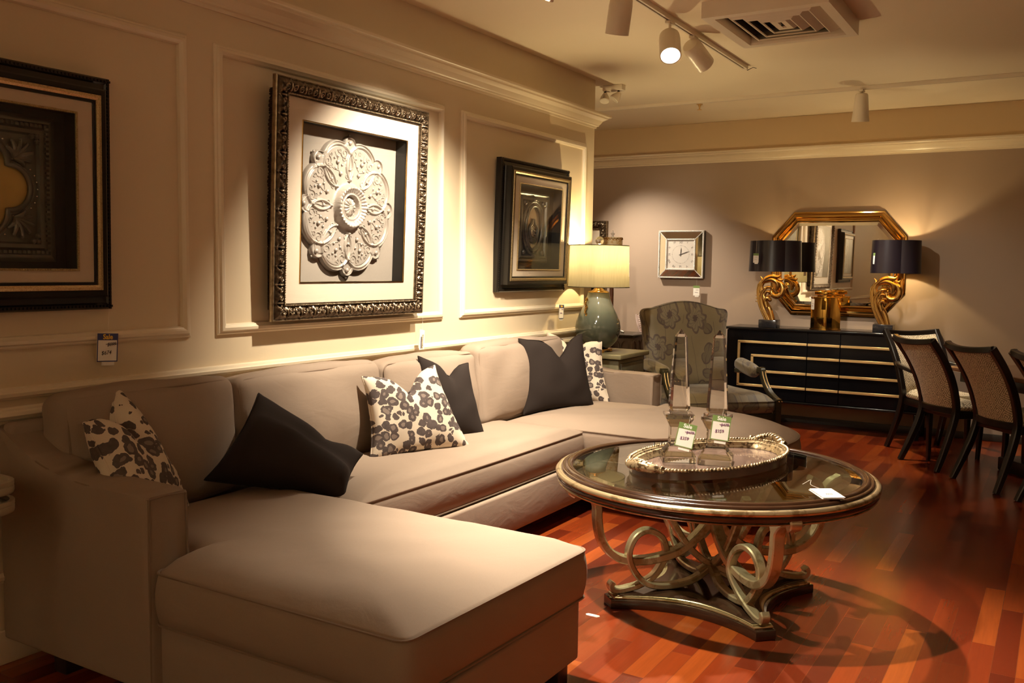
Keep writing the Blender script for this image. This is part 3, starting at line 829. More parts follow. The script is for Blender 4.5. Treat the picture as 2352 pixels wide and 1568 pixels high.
# ================================================================== FRAMED ART ON THE LEFT WALL
def art_root(name, label, yc, zc, lean):
    t = thing(name, label, 'picture', (XW, yc, zc))
    M = T(XW+.004, yc, zc) @ RZ(PI/2) @ RX(math.radians(lean)); ROOTS[t.name] = M; t.matrix_world = M; return t
def circ_union(circles, k=720):
    out = []
    for i in range(k):
        a = 2*PI*i/k; R = 0; ux, uy = math.cos(a), math.sin(a)
        for cx, cy, r in circles:
            b = cx*ux+cy*uy; d = r*r-(cx*cx+cy*cy-b*b)
            if d > 0: R = max(R, b+math.sqrt(d))
        out.append(R)
    return out
def spiral(c, r0, turns, a0, k=22, sgn=1):
    return [(c[0]+r0*(1-.8*i/k)*math.cos(a0+sgn*turns*2*PI*i/k), c[1]+r0*(1-.8*i/k)*math.sin(a0+sgn*turns*2*PI*i/k)) for i in range(k+1)]

# centre piece: plaster medallion
A2 = art_root('framed_medallion', 'large carved bronze frame holding a pale plaster ceiling medallion', 3.538, 1.709, 2.0)
w2, h2 = 1.133, 1.100
def carve(x, u, L):
    k = u/.08
    if k < .12 or k > .86: return 0.0
    v = (k-.12)/.74; env = math.sin(PI*v)**.5
    n = max(1, round(L/.085)); ph = x/(L/n)*2*PI; w = (ph/PI) % 2 - 1
    # acanthus cell: mirrored leaf lobes, a curl and a veined stem
    lob = abs(math.sin(2.5*math.atan2(v-.05, abs(w)+.02)+1.2*math.hypot(w, v)))
    ring_ = math.exp(-((math.hypot(abs(w)-.55, (v-.62)*1.1)-.22)/.07)**2)
    dot = math.exp(-(math.hypot(abs(w)-.55, (v-.62)*1.1)/.09)**2)
    stem = math.exp(-(w/.10)**2)
    return env*(.009*lob+.010*ring_+.010*dot+.008*stem-.009+.003*noise.noise(Vector((x*60, u*60, 0))))
prof = [(.050, .0), (.045, .06), (.004, .066), (.0, .070), (.0, .088), (.004, .094), (.009, .094)]
prof += [(.010+.056*i/22, .094+.012*math.sin(PI*i/22)) for i in range(23)]
prof += [(.068, .094), (.070, .098), (.074, .098), (.076, .092), (.082, .090), (.082, .02)]
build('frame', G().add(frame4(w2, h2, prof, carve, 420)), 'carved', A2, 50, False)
g = G()
for sx, L in ((0, w2-.145), (1, h2-.145)):
    n = int(L/.011)
    for s in (-1, 1):
        for i in range(n):
            q = -L/2+L*(i+.5)/n; p = (q, -.099, s*(h2-.145)/2) if sx == 0 else (s*(w2-.145)/2, -.099, q)
            g.add(sphere(p, .0036, 6, 4))
build('bead_trim', g, 'carved', A2, 60, False)
g = G().add(frame4(w2-.16, h2-.16, [(0, .084), (.094, .084), (.097, .081)]), mi=0).add(frame4(w2-.16-.194, h2-.16-.194, [(0, .081), (0, .006)]), mi=1)
build('mat', g, ['matpale', 'board'], A2, 0, False)
build('mat_lip', G().add(frame4(w2-.16-.188, h2-.16-.188, [(0, .084), (.001, .088), (.005, .088), (.006, .083)])), 'gold', A2, 0, False)
build('backing', G().add(box((0, -.006, 0), (w2-.16, .006, h2-.16))), 'linen', A2, 0, False)
g = G()
pet = [(.203*math.cos(PI/8+k*PI/4), .203*math.sin(PI/8+k*PI/4), .119) for k in range(8)]
tre = []
for k in range(8):
    a = k*PI/4
    tre += [(.292*math.cos(a), .292*math.sin(a), .040), (.252*math.cos(a+.15), .252*math.sin(a+.15), .046), (.252*math.cos(a-.15), .252*math.sin(a-.15), .046)]
OUT = circ_union(pet+tre, 480)
def hgt(r, a, R):
    h = .014
    e = R-r
    if e < .016: h = .006+.014*math.sin(PI*min(1, e/.012)) if e < .012 else .012
    elif e < .03: h = .010
    for cx, cy, rr in pet:
        d = abs(math.hypot(r*math.cos(a)-cx, r*math.sin(a)-cy)-(rr-.020))
        if d < .007 and r > .12: h += .010*(1-(d/.007)**2)
    if r < .115:
        k = [(a_*.9, b_*.62+.004) for a_, b_ in [(0, .040), (.010, .046), (.014, .038), (.040, .030), (.046, .018), (.056, .018), (.060, .050), (.066, .056), (.071, .050), (.088, .060), (.098, .074), (.106, .072), (.113, .045), (.120, .020), (.128, .0175)]]
        for (r0, z0), (r1, z1) in zip(k, k[1:]):
            if r0 <= r <= r1: h = z0+(z1-z0)*(r-r0)/(r1-r0+1e-9); break
        if .012 < r < .042: h += .007*abs(math.cos(6*a))
        if .072 < r < .097: h += .005*abs(math.cos(16*a))
    return h
MS = 1.055; NR = 90; V = []; F = []
for i in range(480):
    a = 2*PI*i/480; R = OUT[i]
    for j in range(NR+1):
        r = R*j/NR; V.append((MS*r*math.cos(a), -.009-hgt(r, a, R)-.006, MS*r*math.sin(a)))
    V.append((MS*R*math.cos(a), -.009, MS*R*math.sin(a)))
m_ = NR+2
for i in range(480):
    i2 = (i+1) % 480
    for j in range(NR+1): F.append((i*m_+j, i*m_+j+1, i2*m_+j+1, i2*m_+j))
g.add((V, F))
def onface(pts2, r, up=.030): return tube([(x*MS, -up, z*MS) for x, z in pts2], [q*.8 for q in r] if isinstance(r, list) else r*.8, 6)
for k in range(8):
    a = k*PI/4; ca, sa = math.cos(a), math.sin(a)
    def P2(r, da): return (r*math.cos(a+da), r*math.sin(a+da))
    def ball(p, r, up, sc=(1, .8, 1)): g.add(sphere((p[0]*MS, -up, p[1]*MS), r*.85, 8, 6, sc))
    # trefoil scrolls on the axis
    g.add(onface([P2(.135, 0), P2(.18, .02), P2(.22, -.02), P2(.26, 0)], .0045))
    for s in (-1, 1):
        g.add(onface(spiral(P2(.252, s*.15), .026, 1.25, a+s*1.2, 20, s), [.005, .004, .003]))
        g.add(onface(spiral(P2(.142, s*.10), .014, 1.1, a, 16, s), .0038, .030))
        g.add(onface([P2(.17, s*.02), P2(.195, s*.13), P2(.215, s*.10), P2(.232, s*.16)], [.005, .004, .002]))
    ball(P2(.30, 0), .014, .030)
    ball(P2(.335, 0), .008, .022)
    ball(P2(.175, 0), .010, .034)
    # petal sprigs
    b = PI/8
    g.add(onface([P2(.15, b), P2(.19, b+.03), P2(.23, b-.03), P2(.27, b)], [.0035, .003, .002]))
    ball(P2(.165, b), .012, .034)
    ball(P2(.222, b), .0125, .034)
    for s in (-1, 1):
        g.add(onface([P2(.18, b), P2(.20, b+s*.16), P2(.225, b+s*.22)], [.0035, .003, .002]))
        g.add(onface(spiral(P2(.228, b+s*.21), .015, 1.2, a+b+s, 16, s), [.004, .003, .002]))
        g.add(onface(spiral(P2(.268, b+s*.13), .013, 1.2, a+b-s, 16, -s), [.004, .003, .002]))
        ball(P2(.20, b+s*.12), .008, .032)
        ball(P2(.245, b+s*.05), .007, .032)
build('medallion', g, 'plaster', A2, 50, False)
build('glass', G().add(box((0, -.0865, 0), (w2-.165, .002, h2-.165))), 'glass', A2, 0, False)

def black_art(label, yc, zc, lean=.9, W=.935):
    t = art_root('framed_relief', label, yc, zc, lean)
    H = .855; STR = Matrix.Diagonal((1, 1, 1.07, 1))
    prof = [(0, .0), (0, .035), (.006, .042), (.018, .042), (.024, .036), (.045, .038), (.050, .05), (.050, .086), (.056, .090), (.072, .090), (.074, .084)]
    build('frame', G().add(frame4(W, H, prof)), 'dark_frame', t, 25, False)
    g = G()
    for ax, L in ((0, W), (1, H)):
        n = int(L/.014)
        for s in (-1, 1):
            for i in range(n):
                q = -L/2+L*(i+.5)/n; p = (q, -.043, s*(H-.024)/2) if ax == 0 else (s*(W-.024)/2, -.043, q)
                g.add(box(p, (.008, .006, .008)))
    build('dentil_edge', g, 'dark_frame', t, 0, False)
    build('gold_lip', G().add(frame4(W-.146, H-.146, [(0, .088), (.002, .094), (.012, .096), (.020, .091), (.022, .080)])), 'speckgold', t, 25, False)
    build('black_fillet', G().add(frame4(W-.19, H-.19, [(0, .088), (.008, .088), (.010, .078)])), 'dark_frame', t, 25, False)
    g = G().add(frame4(W-.20, H-.20, [(0, .081), (.064, .081), (.066, .079)]), mi=0).add(frame4(W-.332, H-.332, [(0, .079), (0, .008)]), mi=1)
    build('mat', g.xf(STR), ['mat', 'board'], t, 0, False)
    w, h = W-.326, H-.28
    w, h = W-.334, H-.334
    g = G().add(frame4(w+.010, h+.010, [(0, .081), (.001, .086), (.008, .086), (.009, .080)]))
    for ax, L in ((0, w), (1, h)):
        n = int(L/.009)
        for s in (-1, 1):
            for i in range(n):
                q = -L/2+L*(i+.5)/n; g.add(sphere((q, -.087, s*(h)/2) if ax == 0 else (s*(w)/2, -.087, q), .0026, 6, 4))
    build('beaded_fillet', g.xf(STR), 'speckgold', t, 40, False)
    build('backing', G().add(box((0, -.006, 0), (W-.2, .006, H-.2))), 'board', t, 0, False)
    build('glass', G().add(box((0, -.083, 0), (W-.21, .002, H-.21))), 'glass', t, 0, False)
    return t
def palmette(g, c, ang, s, up=.03):
    for k in range(-3, 4):
        a = ang+k*.30; L = s*(1-.05*k*k)
        pts = [(c[0]+math.cos(ang)*.1*s, -up, c[1]+math.sin(ang)*.1*s), (c[0]+math.cos(a)*L*.6, -up-.008, c[1]+math.sin(a)*L*.6), (c[0]+math.cos(a+.08*k)*L, -up-.002, c[1]+math.sin(a+.08*k)*L)]
        g.add(tube(pts, [s*.05, s*.11, s*.07], 7, sm=3)); g.add(sphere(pts[-1], s*.085, 7, 5))
# left picture: quatrefoil tin tile
A1 = black_art('black and gold frame cut by the left edge, around a quatrefoil tin tile', 1.725, 1.668)
S11 = Matrix.Diagonal((1.1, 1, 1.1, 1))
g = G().add(frame4(.46, .46, [(0, .008), (0, .022), (.012, .030), (.022, .030), (.026, .020), (.036, .020), (.044, .034), (.056, .034), (.062, .022), (.066, .022)]))
g.add(box((0, -.014, 0), (.36, .012, .36)))
n = 26
for s in (-1, 1):
    for i in range(n):
        q = -.20+.40*(i+.5)/n
        g.add(box((q, -.034, s*.199), (.008, .008, .011), .001, 1)); g.add(box((s*.199, -.034, q), (.011, .008, .008), .001, 1))
for sx in (-1, 1):
    for sz in (-1, 1):
        palmette(g, (sx*.085, sz*.085), math.atan2(sz, sx), .075)
        for a, b in ((.165, .165), (.165, .148), (.148, .165)): g.add(sphere((sx*a, -.035, sz*b), .009, 8, 6))
build('tin_tile', g.xf(S11), 'pewter', A1, 40, False)
q4 = [(.072*math.cos(k*PI/2), .072*math.sin(k*PI/2), .066) for k in range(4)]
Q = circ_union(q4, 240)
def qpts(off, y): return [((Q[i]+off)*math.cos(2*PI*i/240), y, (Q[i]+off)*math.sin(2*PI*i/240)) for i in range(240)]
g = G().add(tube(qpts(.006, -.030), .008, 8, True)).add(tube(qpts(.020, -.024), .006, 6, True))
build('quatrefoil_rim', g.xf(S11), 'pewter', A1, 60, False)
V = [(0, -.0225, 0)]+qpts(0, -.0225); F = [(0, 1+i, 1+(i+1) % 240) for i in range(240)]
build('quatrefoil_plate', G().add((V, F)).xf(S11), 'antique_gold', A1, 0, False)
g = G()
for i in range(0, 240, 5):
    a = 2*PI*i/240; r = Q[i]+.032; g.add(sphere((r*math.cos(a), -.027, r*math.sin(a)), .0034, 6, 4))
build('bead_row', g.xf(S11), 'pewter_light', A1, 60, False)
g = G().add(lathe([(.0, .052), (.022, .048), (.030, .034), (.024, .026), (.026, .02)], 20, False), RX(PI/2) @ T(0, 0, 0))
build('boss', g, 'pewter_light', A1, 60, False)
# right picture: oval tin tile
A3 = black_art('small black and gold frame around an oval tin tile, partly behind the lampshade', 5.412, 1.685, 1.8, .915)
g = G().add(frame4(.42, .47, [(0, .008), (0, .024), (.012, .032), (.020, .026), (.030, .026), (.036, .034), (.048, .034), (.054, .020), (.06, .020)]))
g.add(box((0, -.013, 0), (.32, .01, .37)))
for sx in (-1, 1):
    for sz in (-1, 1): g.add(sphere((sx*.125, -.03, sz*.165), .018, 10, 7, (1, .7, 1)))
for sz in (-1, 1): g.add(sphere((0, -.03, sz*.192), .022, 10, 7, (1.3, .7, .7)))
build('tin_tile', g, 'pewter', A3, 40, False)
def oval(a, b, y, k=96): return [(a*math.cos(2*PI*i/k), y, b*math.sin(2*PI*i/k)) for i in range(k)]
build('oval_rim', G().add(tube(oval(.135, .178, -.026), .009, 8, True)).add(tube(oval(.108, .15, -.030), .011, 8, True)), 'pewter', A3, 60, False)
V = [(0, -.020, 0)]+oval(.10, .142, -.020); F = [(0, 1+i, 1+(i+1) % 96) for i in range(96)]
build('oval_plate', G().add((V, F)), 'pewter_light', A3, 0, False)
g = G()
for i in range(0, 96, 3):
    a = 2*PI*i/96; g.add(sphere((.122*math.cos(a), -.030, .165*math.sin(a)), .0036, 6, 4)); g.add(sphere((.150*math.cos(a), -.024, .193*math.sin(a)), .003, 6, 4))
for x in (-.036, -.018, 0, .018, .036):
    for j in range(6): g.add(sphere((x*(.7+.07*j), -.026, -.10+.022*j-abs(x)*.3), .0045, 6, 4))
build('bead_row', g, 'pewter_light', A3, 60, False)
g = G()
for s in (-1, 1): g.add(tube([(s*.010, -.026, -.09), (s*.045, -.028, -.04), (s*.050, -.028, .0), (s*.02, -.028, .03), (s*.004, -.028, .06)], [.010, .008, .006], 7, sm=4))
g.add(sphere((0, -.026, -.085), .03, 10, 7, (1.3, .5, .7)))
build('scroll_ornament', g, 'pewter', A3, 60, False)

# ------------------------------------------------------------------ price tags
def tag(label, M, w, h, head, lines, string=None, extra=True, group=None, frame=None):
    """hanging card facing -Y in its own frame; M places its top-centre"""
    t = thing('price_tag', label, 'tag', tuple(M.translation), 0, group); ROOTS[t.name] = M; t.matrix_world = M
    g = G().add(box((0, 0, -h/2), (w, .0012, h)), mi=0)
    if frame: g.add(frame4(w, h, [(0, .0008), (.0, .0011), (w*.045, .0011), (w*.045, .0008)]), T(0, 0, -h/2), 1)
    build('card', g, ['paper', frame or 'paper'], t, 0, False)
    if head: build('header_band', G().add(box((0, -.001, -h*.12), (w, .0008, h*.24))), head, t, 0, False)
    for i, (s, size, x, z, m, bold, shear, rot) in enumerate(lines):
        if s == '~':
            g = G().add(tube([(x+size*(k/6-1), -.0016, z+size*.28*math.sin(k*2.1)) for k in range(13)], size*.05, 4))
        else: g = G().add(text(s, size, .0003, bold, shear), T(x, -.0018, z) @ RY(rot) @ TXT)
        if s.startswith('$') and i == 1 and len(lines) > 2: g.add(box((x, -.002, z), (size*2.6, .0005, size*.10)), T(0, 0, 0))
        build('lettering', g, m, t, 0, False)
    if extra: build('under_card', G().add(box((w*.06, .002, -h*1.02), (w*.62, .001, h*.22))), 'paper', t, 0, False)
    if string: build('string', G().add(tube([(0, 0, -h*.07), (.001, -.001, 0), (.002, .001, string)], .0006, 5)), 'thread', t, 60, False)
    return t
RW = RZ(PI/2)
def sale(w, old, new, pen, ink):
    return [('Sale', w*.30, 0, -w*.155, ink, .0006, 0, 0), (old, w*.21, w*.18, -w*.47, pen, 0, .25, -.1), (new, w*.235, -w*.06, -w*.84, pen, 0, .2, -.08)]
tag('blue headed sale card hanging below the picture at the left edge', T(XW+.034, 2.172, 1.147) @ RW @ RY(.06), .088, .108, 'papernavy', sale(.088, '$899', '$674', 'inkdark', 'inkyellow'), .10, frame='papernavy')
t = tag('cream shop card hanging below the medallion picture', T(XW+.075, 4.105, 1.057) @ RW @ RY(.05) @ RZ(.25), .070, .105, None,
        [('Stoney', .030, .008, -.058, 'inkolive', .0002, .2, PI/2)], .10, False)
build('under_card', G().add(box((.008, .003, -.046), (.072, .001, .106)), RY(.12)), 'paper', t, 0, False)
build('logo_bar', G().add(box((-.012, -.0012, -.066), (.012, .0008, .066))), 'inkdark', t, 0, False)
tag('blue headed sale card hanging below the right black frame', T(XW+.05, 5.80, 1.155) @ RW @ RY(.05), .072, .100, 'papernavy', sale(.072, '~', '~', 'inkpurple', 'inkyellow'), .11, frame='papernavy')

# ================================================================== ROUND COFFEE TABLE
TC = Vector((-1.25, 3.77, 0)); GC = (-1.26, 3.78)
tbl = thing('coffee_table', 'round glass topped table on scrolled silver leaf legs', 'table', tuple(TC))
def ringl(prof, seg=128): return lathe(prof+[prof[0]], seg, False)
Mt = T(GC[0], GC[1], 0)
build('rim', G().add(ringl([(.604, .556), (.604, .571), (.608, .575), (.622, .579), (.632, .576), (.637, .568), (.642, .571), (.650, .568), (.655, .561), (.655, .545), (.62, .54)]), Mt), 'table_brown', tbl, 60)
build('gold_band', G().add(ringl([(.652, .556), (.662, .560), (.672, .557), (.678, .549), (.677, .541), (.670, .535), (.655, .533), (.645, .54)]), Mt), 'table_gold', tbl, 60)
build('apron', G().add(ringl([(.668, .536), (.673, .531), (.673, .522), (.668, .514), (.660, .508), (.650, .505), (.605, .505), (.600, .540), (.64, .54)]), Mt), 'table_dark', tbl, 40)
build('apron_line', G().add(ringl([(.664, .510), (.668, .507), (.666, .503), (.655, .502), (.650, .506)]), Mt), 'table_gold', tbl, 60)
gl = build('glass_top', G().add(lathe([(0, .561), (.603, .561), (.603, .566), (.560, .5712), (0, .5712)], 128, False), Mt @ T(0, 0, .566) @ Matrix.Rotation(math.radians(.33), 4, Vector((.93, .36, 0))) @ T(0, 0, -.566)), 'tableglass', tbl, 3)
# plinth with four concave sides
tips = []
for k in range(4):
    a = PI/4+k*PI/2; d = Vector((math.cos(a), math.sin(a))); n_ = Vector((-d.y, d.x)); tips.append((d*.474-n_*.042, d*.474+n_*.042))
def plinth(off):
    P = []
    for k in range(4):
        a, b = tips[k]; c = tips[(k+1) % 4][0]
        ra = lambda p: p*(1-off/.474)
        P.append(ra(a)); P.append(ra(b)); mid = (b+c)/2; dm = mid.normalized(); ch = (c-b).length; sag = .102
        for j in range(1, 18):
            t = j/18; q = b+(c-b)*t-dm*(sag*4*t*(1-t)); P.append(q-q.normalized()*off*1.0)
    return [(p.x+TC.x, p.y+TC.y) for p in P]
build('plinth', G().add(prism(plinth(0), 0, .040, .004, 2)), 'table_dark', tbl, 40)
build('plinth_moulding', G().add(prism(plinth(.016), .040, .049, .003, 2)).add(prism(plinth(.030), .049, .054, .002, 1)), 'table_gold', tbl, 40)
build('plinth_top', G().add(prism(plinth(.040), .054, .0565)), 'table_dark', tbl, 0)
LA = [(.628, .488), (.645, .500), (.640, .514), (.618, .510), (.600, .498), (.565, .482), (.532, .440), (.527, .37), (.511, .293), (.471, .234), (.403, .197), (.303, .188), (.202, .204), (.134, .232), (.067, .285), (.018, .345), (-.03, .43), (-.09, .515)]
LB = [(.452, .104), (.462, .088), (.452, .070), (.425, .066), (.390, .070), (.334, .083), (.267, .117), (.221, .173), (.209, .224), (.238, .284), (.300, .316), (.360, .297), (.391, .235), (.376, .17), (.334, .112), (.286, .082), (.198, .0715), (.095, .085), (.014, .133), (-.02, .17)]
LBo = [0, 0, 0, 0, 0, 0, -.004, -.016, -.016, -.006, 0, .012, .018, .012, .005, .012, .006, 0, 0, 0]
LC = [(.275, .508), (.207, .378), (.135, .262), (.06, .185), (.0, .150), (-.06, .12)]
LD = [(.46, .510), (.50, .485), (.525, .435), (.528, .39)]
for k in range(4):
    a = PI/4+k*PI/2; d = Vector((math.cos(a), math.sin(a), 0)); n_ = Vector((-d.y, d.x, 0)); g = G()
    for L, off, w, th in ((LA, None, .050, .034), (LB, LBo, .040, .026), (LC, None, .036, .028), (LD, None, .044, .026)):
        pts = [TC+d*p[0]+Vector((0, 0, p[1]))+n_*((off[i] if off else 0)+(.006 if L is LC else 0)) for i, p in enumerate(L)]
        g.add(sweep(catmull(pts, 7), rect_sec(w, th, .005), False, n_))
    g.add(box((0, 0, 0), (.02, .02, .012)), T(*(TC+d*.40+Vector((0, 0, .0605)))))
    build('leg', g, 'scroll', tbl, 40)
# clear crystals of the lamp's finial etc. come later; tray on the glass
ZT2 = .5712
A_, B_ = .455, .262; ta = math.atan2(.98, .31)
tray = thing('oval_tray', 'oval gilt rimmed tray on the glass table', 'tray', (-1.295, 3.845, ZT2+.003), ta)
def el(sa, z, k=96): return [((A_+sa)*math.cos(2*PI*i/k), (B_+sa)*math.sin(2*PI*i/k), z) for i in range(k)]
def loft(rings, cap0=False, cap1=False):
    V = [p for r in rings for p in r]; n = len(rings[0]); F = []
    for a in range(len(rings)-1):
        for i in range(n): j = (i+1) % n; F.append((a*n+i, a*n+j, (a+1)*n+j, (a+1)*n+i))
    if cap0: F.append(tuple(range(n-1, -1, -1)))
    if cap1: F.append(tuple((len(rings)-1)*n+i for i in range(n)))
    return V, F
build('base', G().add(loft([el(-.012, 0), el(-.006, .002), el(-.006, .036), el(-.014, .036), el(-.014, .006)], True, False)).add(loft([el(-.013, .006), el(-.2, .0062)], False, True)), 'tray_in', tray, 40, False)
build('wall', G().add(loft([el(-.045, .0075), el(-.040, .018), el(-.036, .022), el(-.032, .034), el(-.022, .035), el(-.018, .041), el(-.010, .041), el(-.006, .036)])), 'tray_rim', tray, 40, False)
g = G()
for i in range(150):
    a = 2*PI*i/150; p = ((A_-.004)*math.cos(a), (B_-.004)*math.sin(a), .042); tg = math.atan2(B_*math.cos(a), -A_*math.sin(a))
    g.add(sphere((0, 0, 0), .011, 8, 5, (1.15, .62, .75)), T(*p) @ RZ(tg+.65))
build('gadroon_rim', g, 'tray_rim', tray, 60, False)
for s in (-1, 1):
    g = G().add(tube([(s*(A_-.02), -.085, .038), (s*(A_+.008), -.055, .048), (s*(A_+.02), 0, .054), (s*(A_+.008), .055, .048), (s*(A_-.02), .085, .038)], [.012, .020, .026, .020, .012], 10, sm=6))
    for k in range(-4, 5): g.add(sphere((0, 0, 0), .013, 8, 5, (1.6, .55, .8)), T(s*(A_+.018-.0018*k*k), k*.016, .072-.0012*k*k) @ RZ(s*k*.22))
    for q in (-1, 1): g.add(tube([(x+s*(A_-.014), q*.090+z*.3, .042+z) for x, z in spiral((0, 0), .015, 1.2, 0)], .006, 6))
    build('handle', g, 'tray_rim', tray, 60, False)

def facet(levels, n=4):
    """stack of n-gon sections (half-width, z) with chamfered corners, closed"""
    V = []; F = []; m = 2*n
    for hw, z, ch in levels:
        for k in range(n):
            a = 2*PI*k/n; 
            for s in (-1, 1):
                x, y = hw, s*(hw-ch); V.append((x*math.cos(a)-y*math.sin(a), x*math.sin(a)+y*math.cos(a), z))
    for i in range(len(levels)-1):
        for j in range(m): j2 = (j+1) % m; F.append((i*m+j, i*m+j2, (i+1)*m+j2, (i+1)*m+j))
    F.append(tuple(range(m-1, -1, -1))); F.append(tuple((len(levels)-1)*m+j for j in range(m))); return V, F
zb = ZT2+.0112
def obelisk(x, y, rz, label):
    t = thing('crystal_obelisk', label, 'ornament', (x, y, zb), rz, 'crystal obelisks on the tray')
    build('pedestal', G().add(facet([(.072, 0, .006), (.072, .024, .006), (.070, .028, .006), (.043, .066, .004), (.040, .068, .004), (.039, .150, .004), (.041, .152, .004), (.063, .196, .006), (.063, .206, .006), (.040, .208, .004), (.036, .219, .004)])), 'crystal', t, 0, False)
    build('shaft', G().add(facet([(.034, .2195, .008), (.044, .232, .010), (.044, .240, .010), (.0255, .545, .007), (.001, .578, .0003)])), 'crystal', t, 0, False)
    return t
obelisk(-1.430, 3.800, math.radians(28), 'left one of two clear crystal obelisks on the oval tray')
obelisk(-1.268, 3.835, math.radians(14), 'right one of two clear crystal obelisks on the oval tray')
RV = RZ(math.radians(20))
for (x, y, z, tilt, lab) in ((-1.360, 3.735, .757, -.22, 'green headed sale card tied to the left crystal obelisk'), (-1.222, 3.765, .800, -.12, 'green headed sale card tied to the right crystal obelisk')):
    tag(lab, T(x, y, z) @ RV @ RY(-tilt*.9) @ RX(-.12), .078, .104, 'papergreen', sale(.078, '$479', '$359', 'inkpurple', 'inkwhite'), .035, frame='papergreen', group=None)
t = tag('white price card lying at the front right of the glass table', T(-.767, 3.582, .5865) @ RZ(math.radians(36)) @ RX(-PI/2+.03), .086, .125, None, [('~', .014, 0, -.075, 'inkdark', 0, 0, 0), ('~', .014, 0, -.085, 'inkdark', 0, 0, 0)], None, False)
build('under_card', G().add(box((-.004, .004, -.064), (.086, .001, .125))), 'paper', t, 0, False)
build('string', G().add(tube([(0, 0, -.006), (-.03, -.01, .02), (-.02, -.022, .045), (-.05, -.004, .05)], .0007, 5, sm=4)), 'thread', t, 60, False)

# ================================================================== LAMP TABLE, LAMPS BEHIND THE SOFA
t = thing('end_table', 'grey green painted chest with a ring pull under the lit lamp', 'chest', (-2.88, 6.12, 0))
build('body', G().add(box((-2.89, 6.13, .42), (.42, .46, .70), .008)), 'greenwood', t)
build('top', G().add(box((-2.88, 6.12, .795), (.47, .52, .034), .008, 3)), 'greenwood', t)
for x in (-3.07, -2.71):
    for y in (5.93, 6.33): build('leg', G().add(box((x, y, .038), (.05, .05, .076), .006)), 'greenwood_dark', t)
for z in (.645, .40, .185):
    dr = build('drawer', G().add(box((-2.676, 6.13, z), (.018, .40, .20 if z > .5 else .19), .006)), 'greenwood_dark', t)
    build('ring_pull', G().add(lathe([(0, 0), (.022, 0), (.014, .010), (0, .012)], 14, False), T(-2.667, 6.13, z+.02) @ RY(PI/2)).add(tube([(-2.655, 6.13+.026*math.cos(a*PI/10), z-.008+.032*math.sin(a*PI/10)) for a in range(20)], .004, 6, True)), 'olivewood', dr)
LX, LY, LZ = -2.905, 6.02, .812
t = thing('table_lamp', 'celadon green gourd lamp with a glowing cream drum shade', 'lamp', (LX, LY, LZ))
g = G().add(box((0, 0, .019), (.165, .165, .014), .004))
for sx in (-1, 1):
    for sy in (-1, 1): g.add(box((sx*.066, sy*.066, .0065), (.033, .033, .013), .003))
build('foot', g, 'gold', t, 40, False)
build('body', G().add(lathe([(0, .026), (.075, .026), (.105, .045), (.142, .085), (.162, .135), (.166, .180), (.158, .225), (.138, .275), (.112, .325), (.092, .370), (.082, .410), (.078, .432), (0, .432)], 48, False)), 'celadon', t, 60, False)
build('collar', G().add(lathe([(0, .432), (.080, .432), (.078, .438), (.050, .447), (.030, .462), (.022, .478), (.018, .50), (0, .50)], 32, False)), 'goldshine', t, 60, False)
for s, a in ((1, math.radians(258)), (1, math.radians(78))):
    g = G(); Mh = RZ(a) @ T(.125, 0, .325)
    g.add(tube([(.0, 0, .055), (.020, 0, .045), (.022, 0, .02), (.008, 0, .005), (.020, 0, -.012), (.024, 0, -.035), (.006, 0, -.05)], .008, 8, sm=4), Mh)
    g.add(sphere((.012, 0, .06), .012), Mh).add(sphere((.014, 0, 0), .012), Mh).add(sphere((.008, 0, -.055), .011), Mh)
    build('handle', g, 'goldshine', t, 60, False)
sh = build('shade', G().add(lathe([(.222, .472), (.213, .770)], 64, False)), 'creamshade', t, 60, False)
build('shade_rim', G().add(tube([(.2225*math.cos(i*PI/32), .2225*math.sin(i*PI/32), .472) for i in range(64)], .003, 6, True)).add(tube([(.2135*math.cos(i*PI/32), .2135*math.sin(i*PI/32), .770) for i in range(64)], .003, 6, True)), 'creamshade', sh, 60, False)
g = G().add(tube([(0, 0, .50), (0, 0, .56)], .012, 10))
for s in (-1, 1): g.add(tube([(0, s*.01, .56), (0, s*.06, .62), (0, s*.06, .72), (0, 0, .768)], .003, 6, sm=5))
for k in range(3): g.add(tube([(0, 0, .766), (.213*math.cos(k*2.1), .213*math.sin(k*2.1), .767)], .003, 6))
build('harp', g, 'brass', t, 60, False)
build('bulb', G().add(sphere((0, 0, .672), .034, 14, 10, (1, 1, 1.25))), 'bulbwarm', t, 60, False)
build('finial', G().add(sphere((0, 0, .806), .031, 20, 14)), 'crystal', t, 60, False)
build('finial_stem', G().add(tube([(0, 0, .766), (0, 0, .776)], .008, 8)), 'brass', t, 60, False)
build('shade_label', G().add(box((.219, -.03, .60), (.003, .05, .10), .001, 1), RZ(.40)), 'paper', t, 0, False)
def glow(parent, z, power, x=0, y=0, r=.03):
    ld = bpy.data.lights.new('bulb_light', 'POINT'); ld.energy = power; ld.color = LAMPC; ld.shadow_soft_size = r
    o = bpy.data.objects.new('bulb_light', ld); C.objects.link(o); o.parent = parent; o.location = (x, y, z)
glow(t, .722, 50)

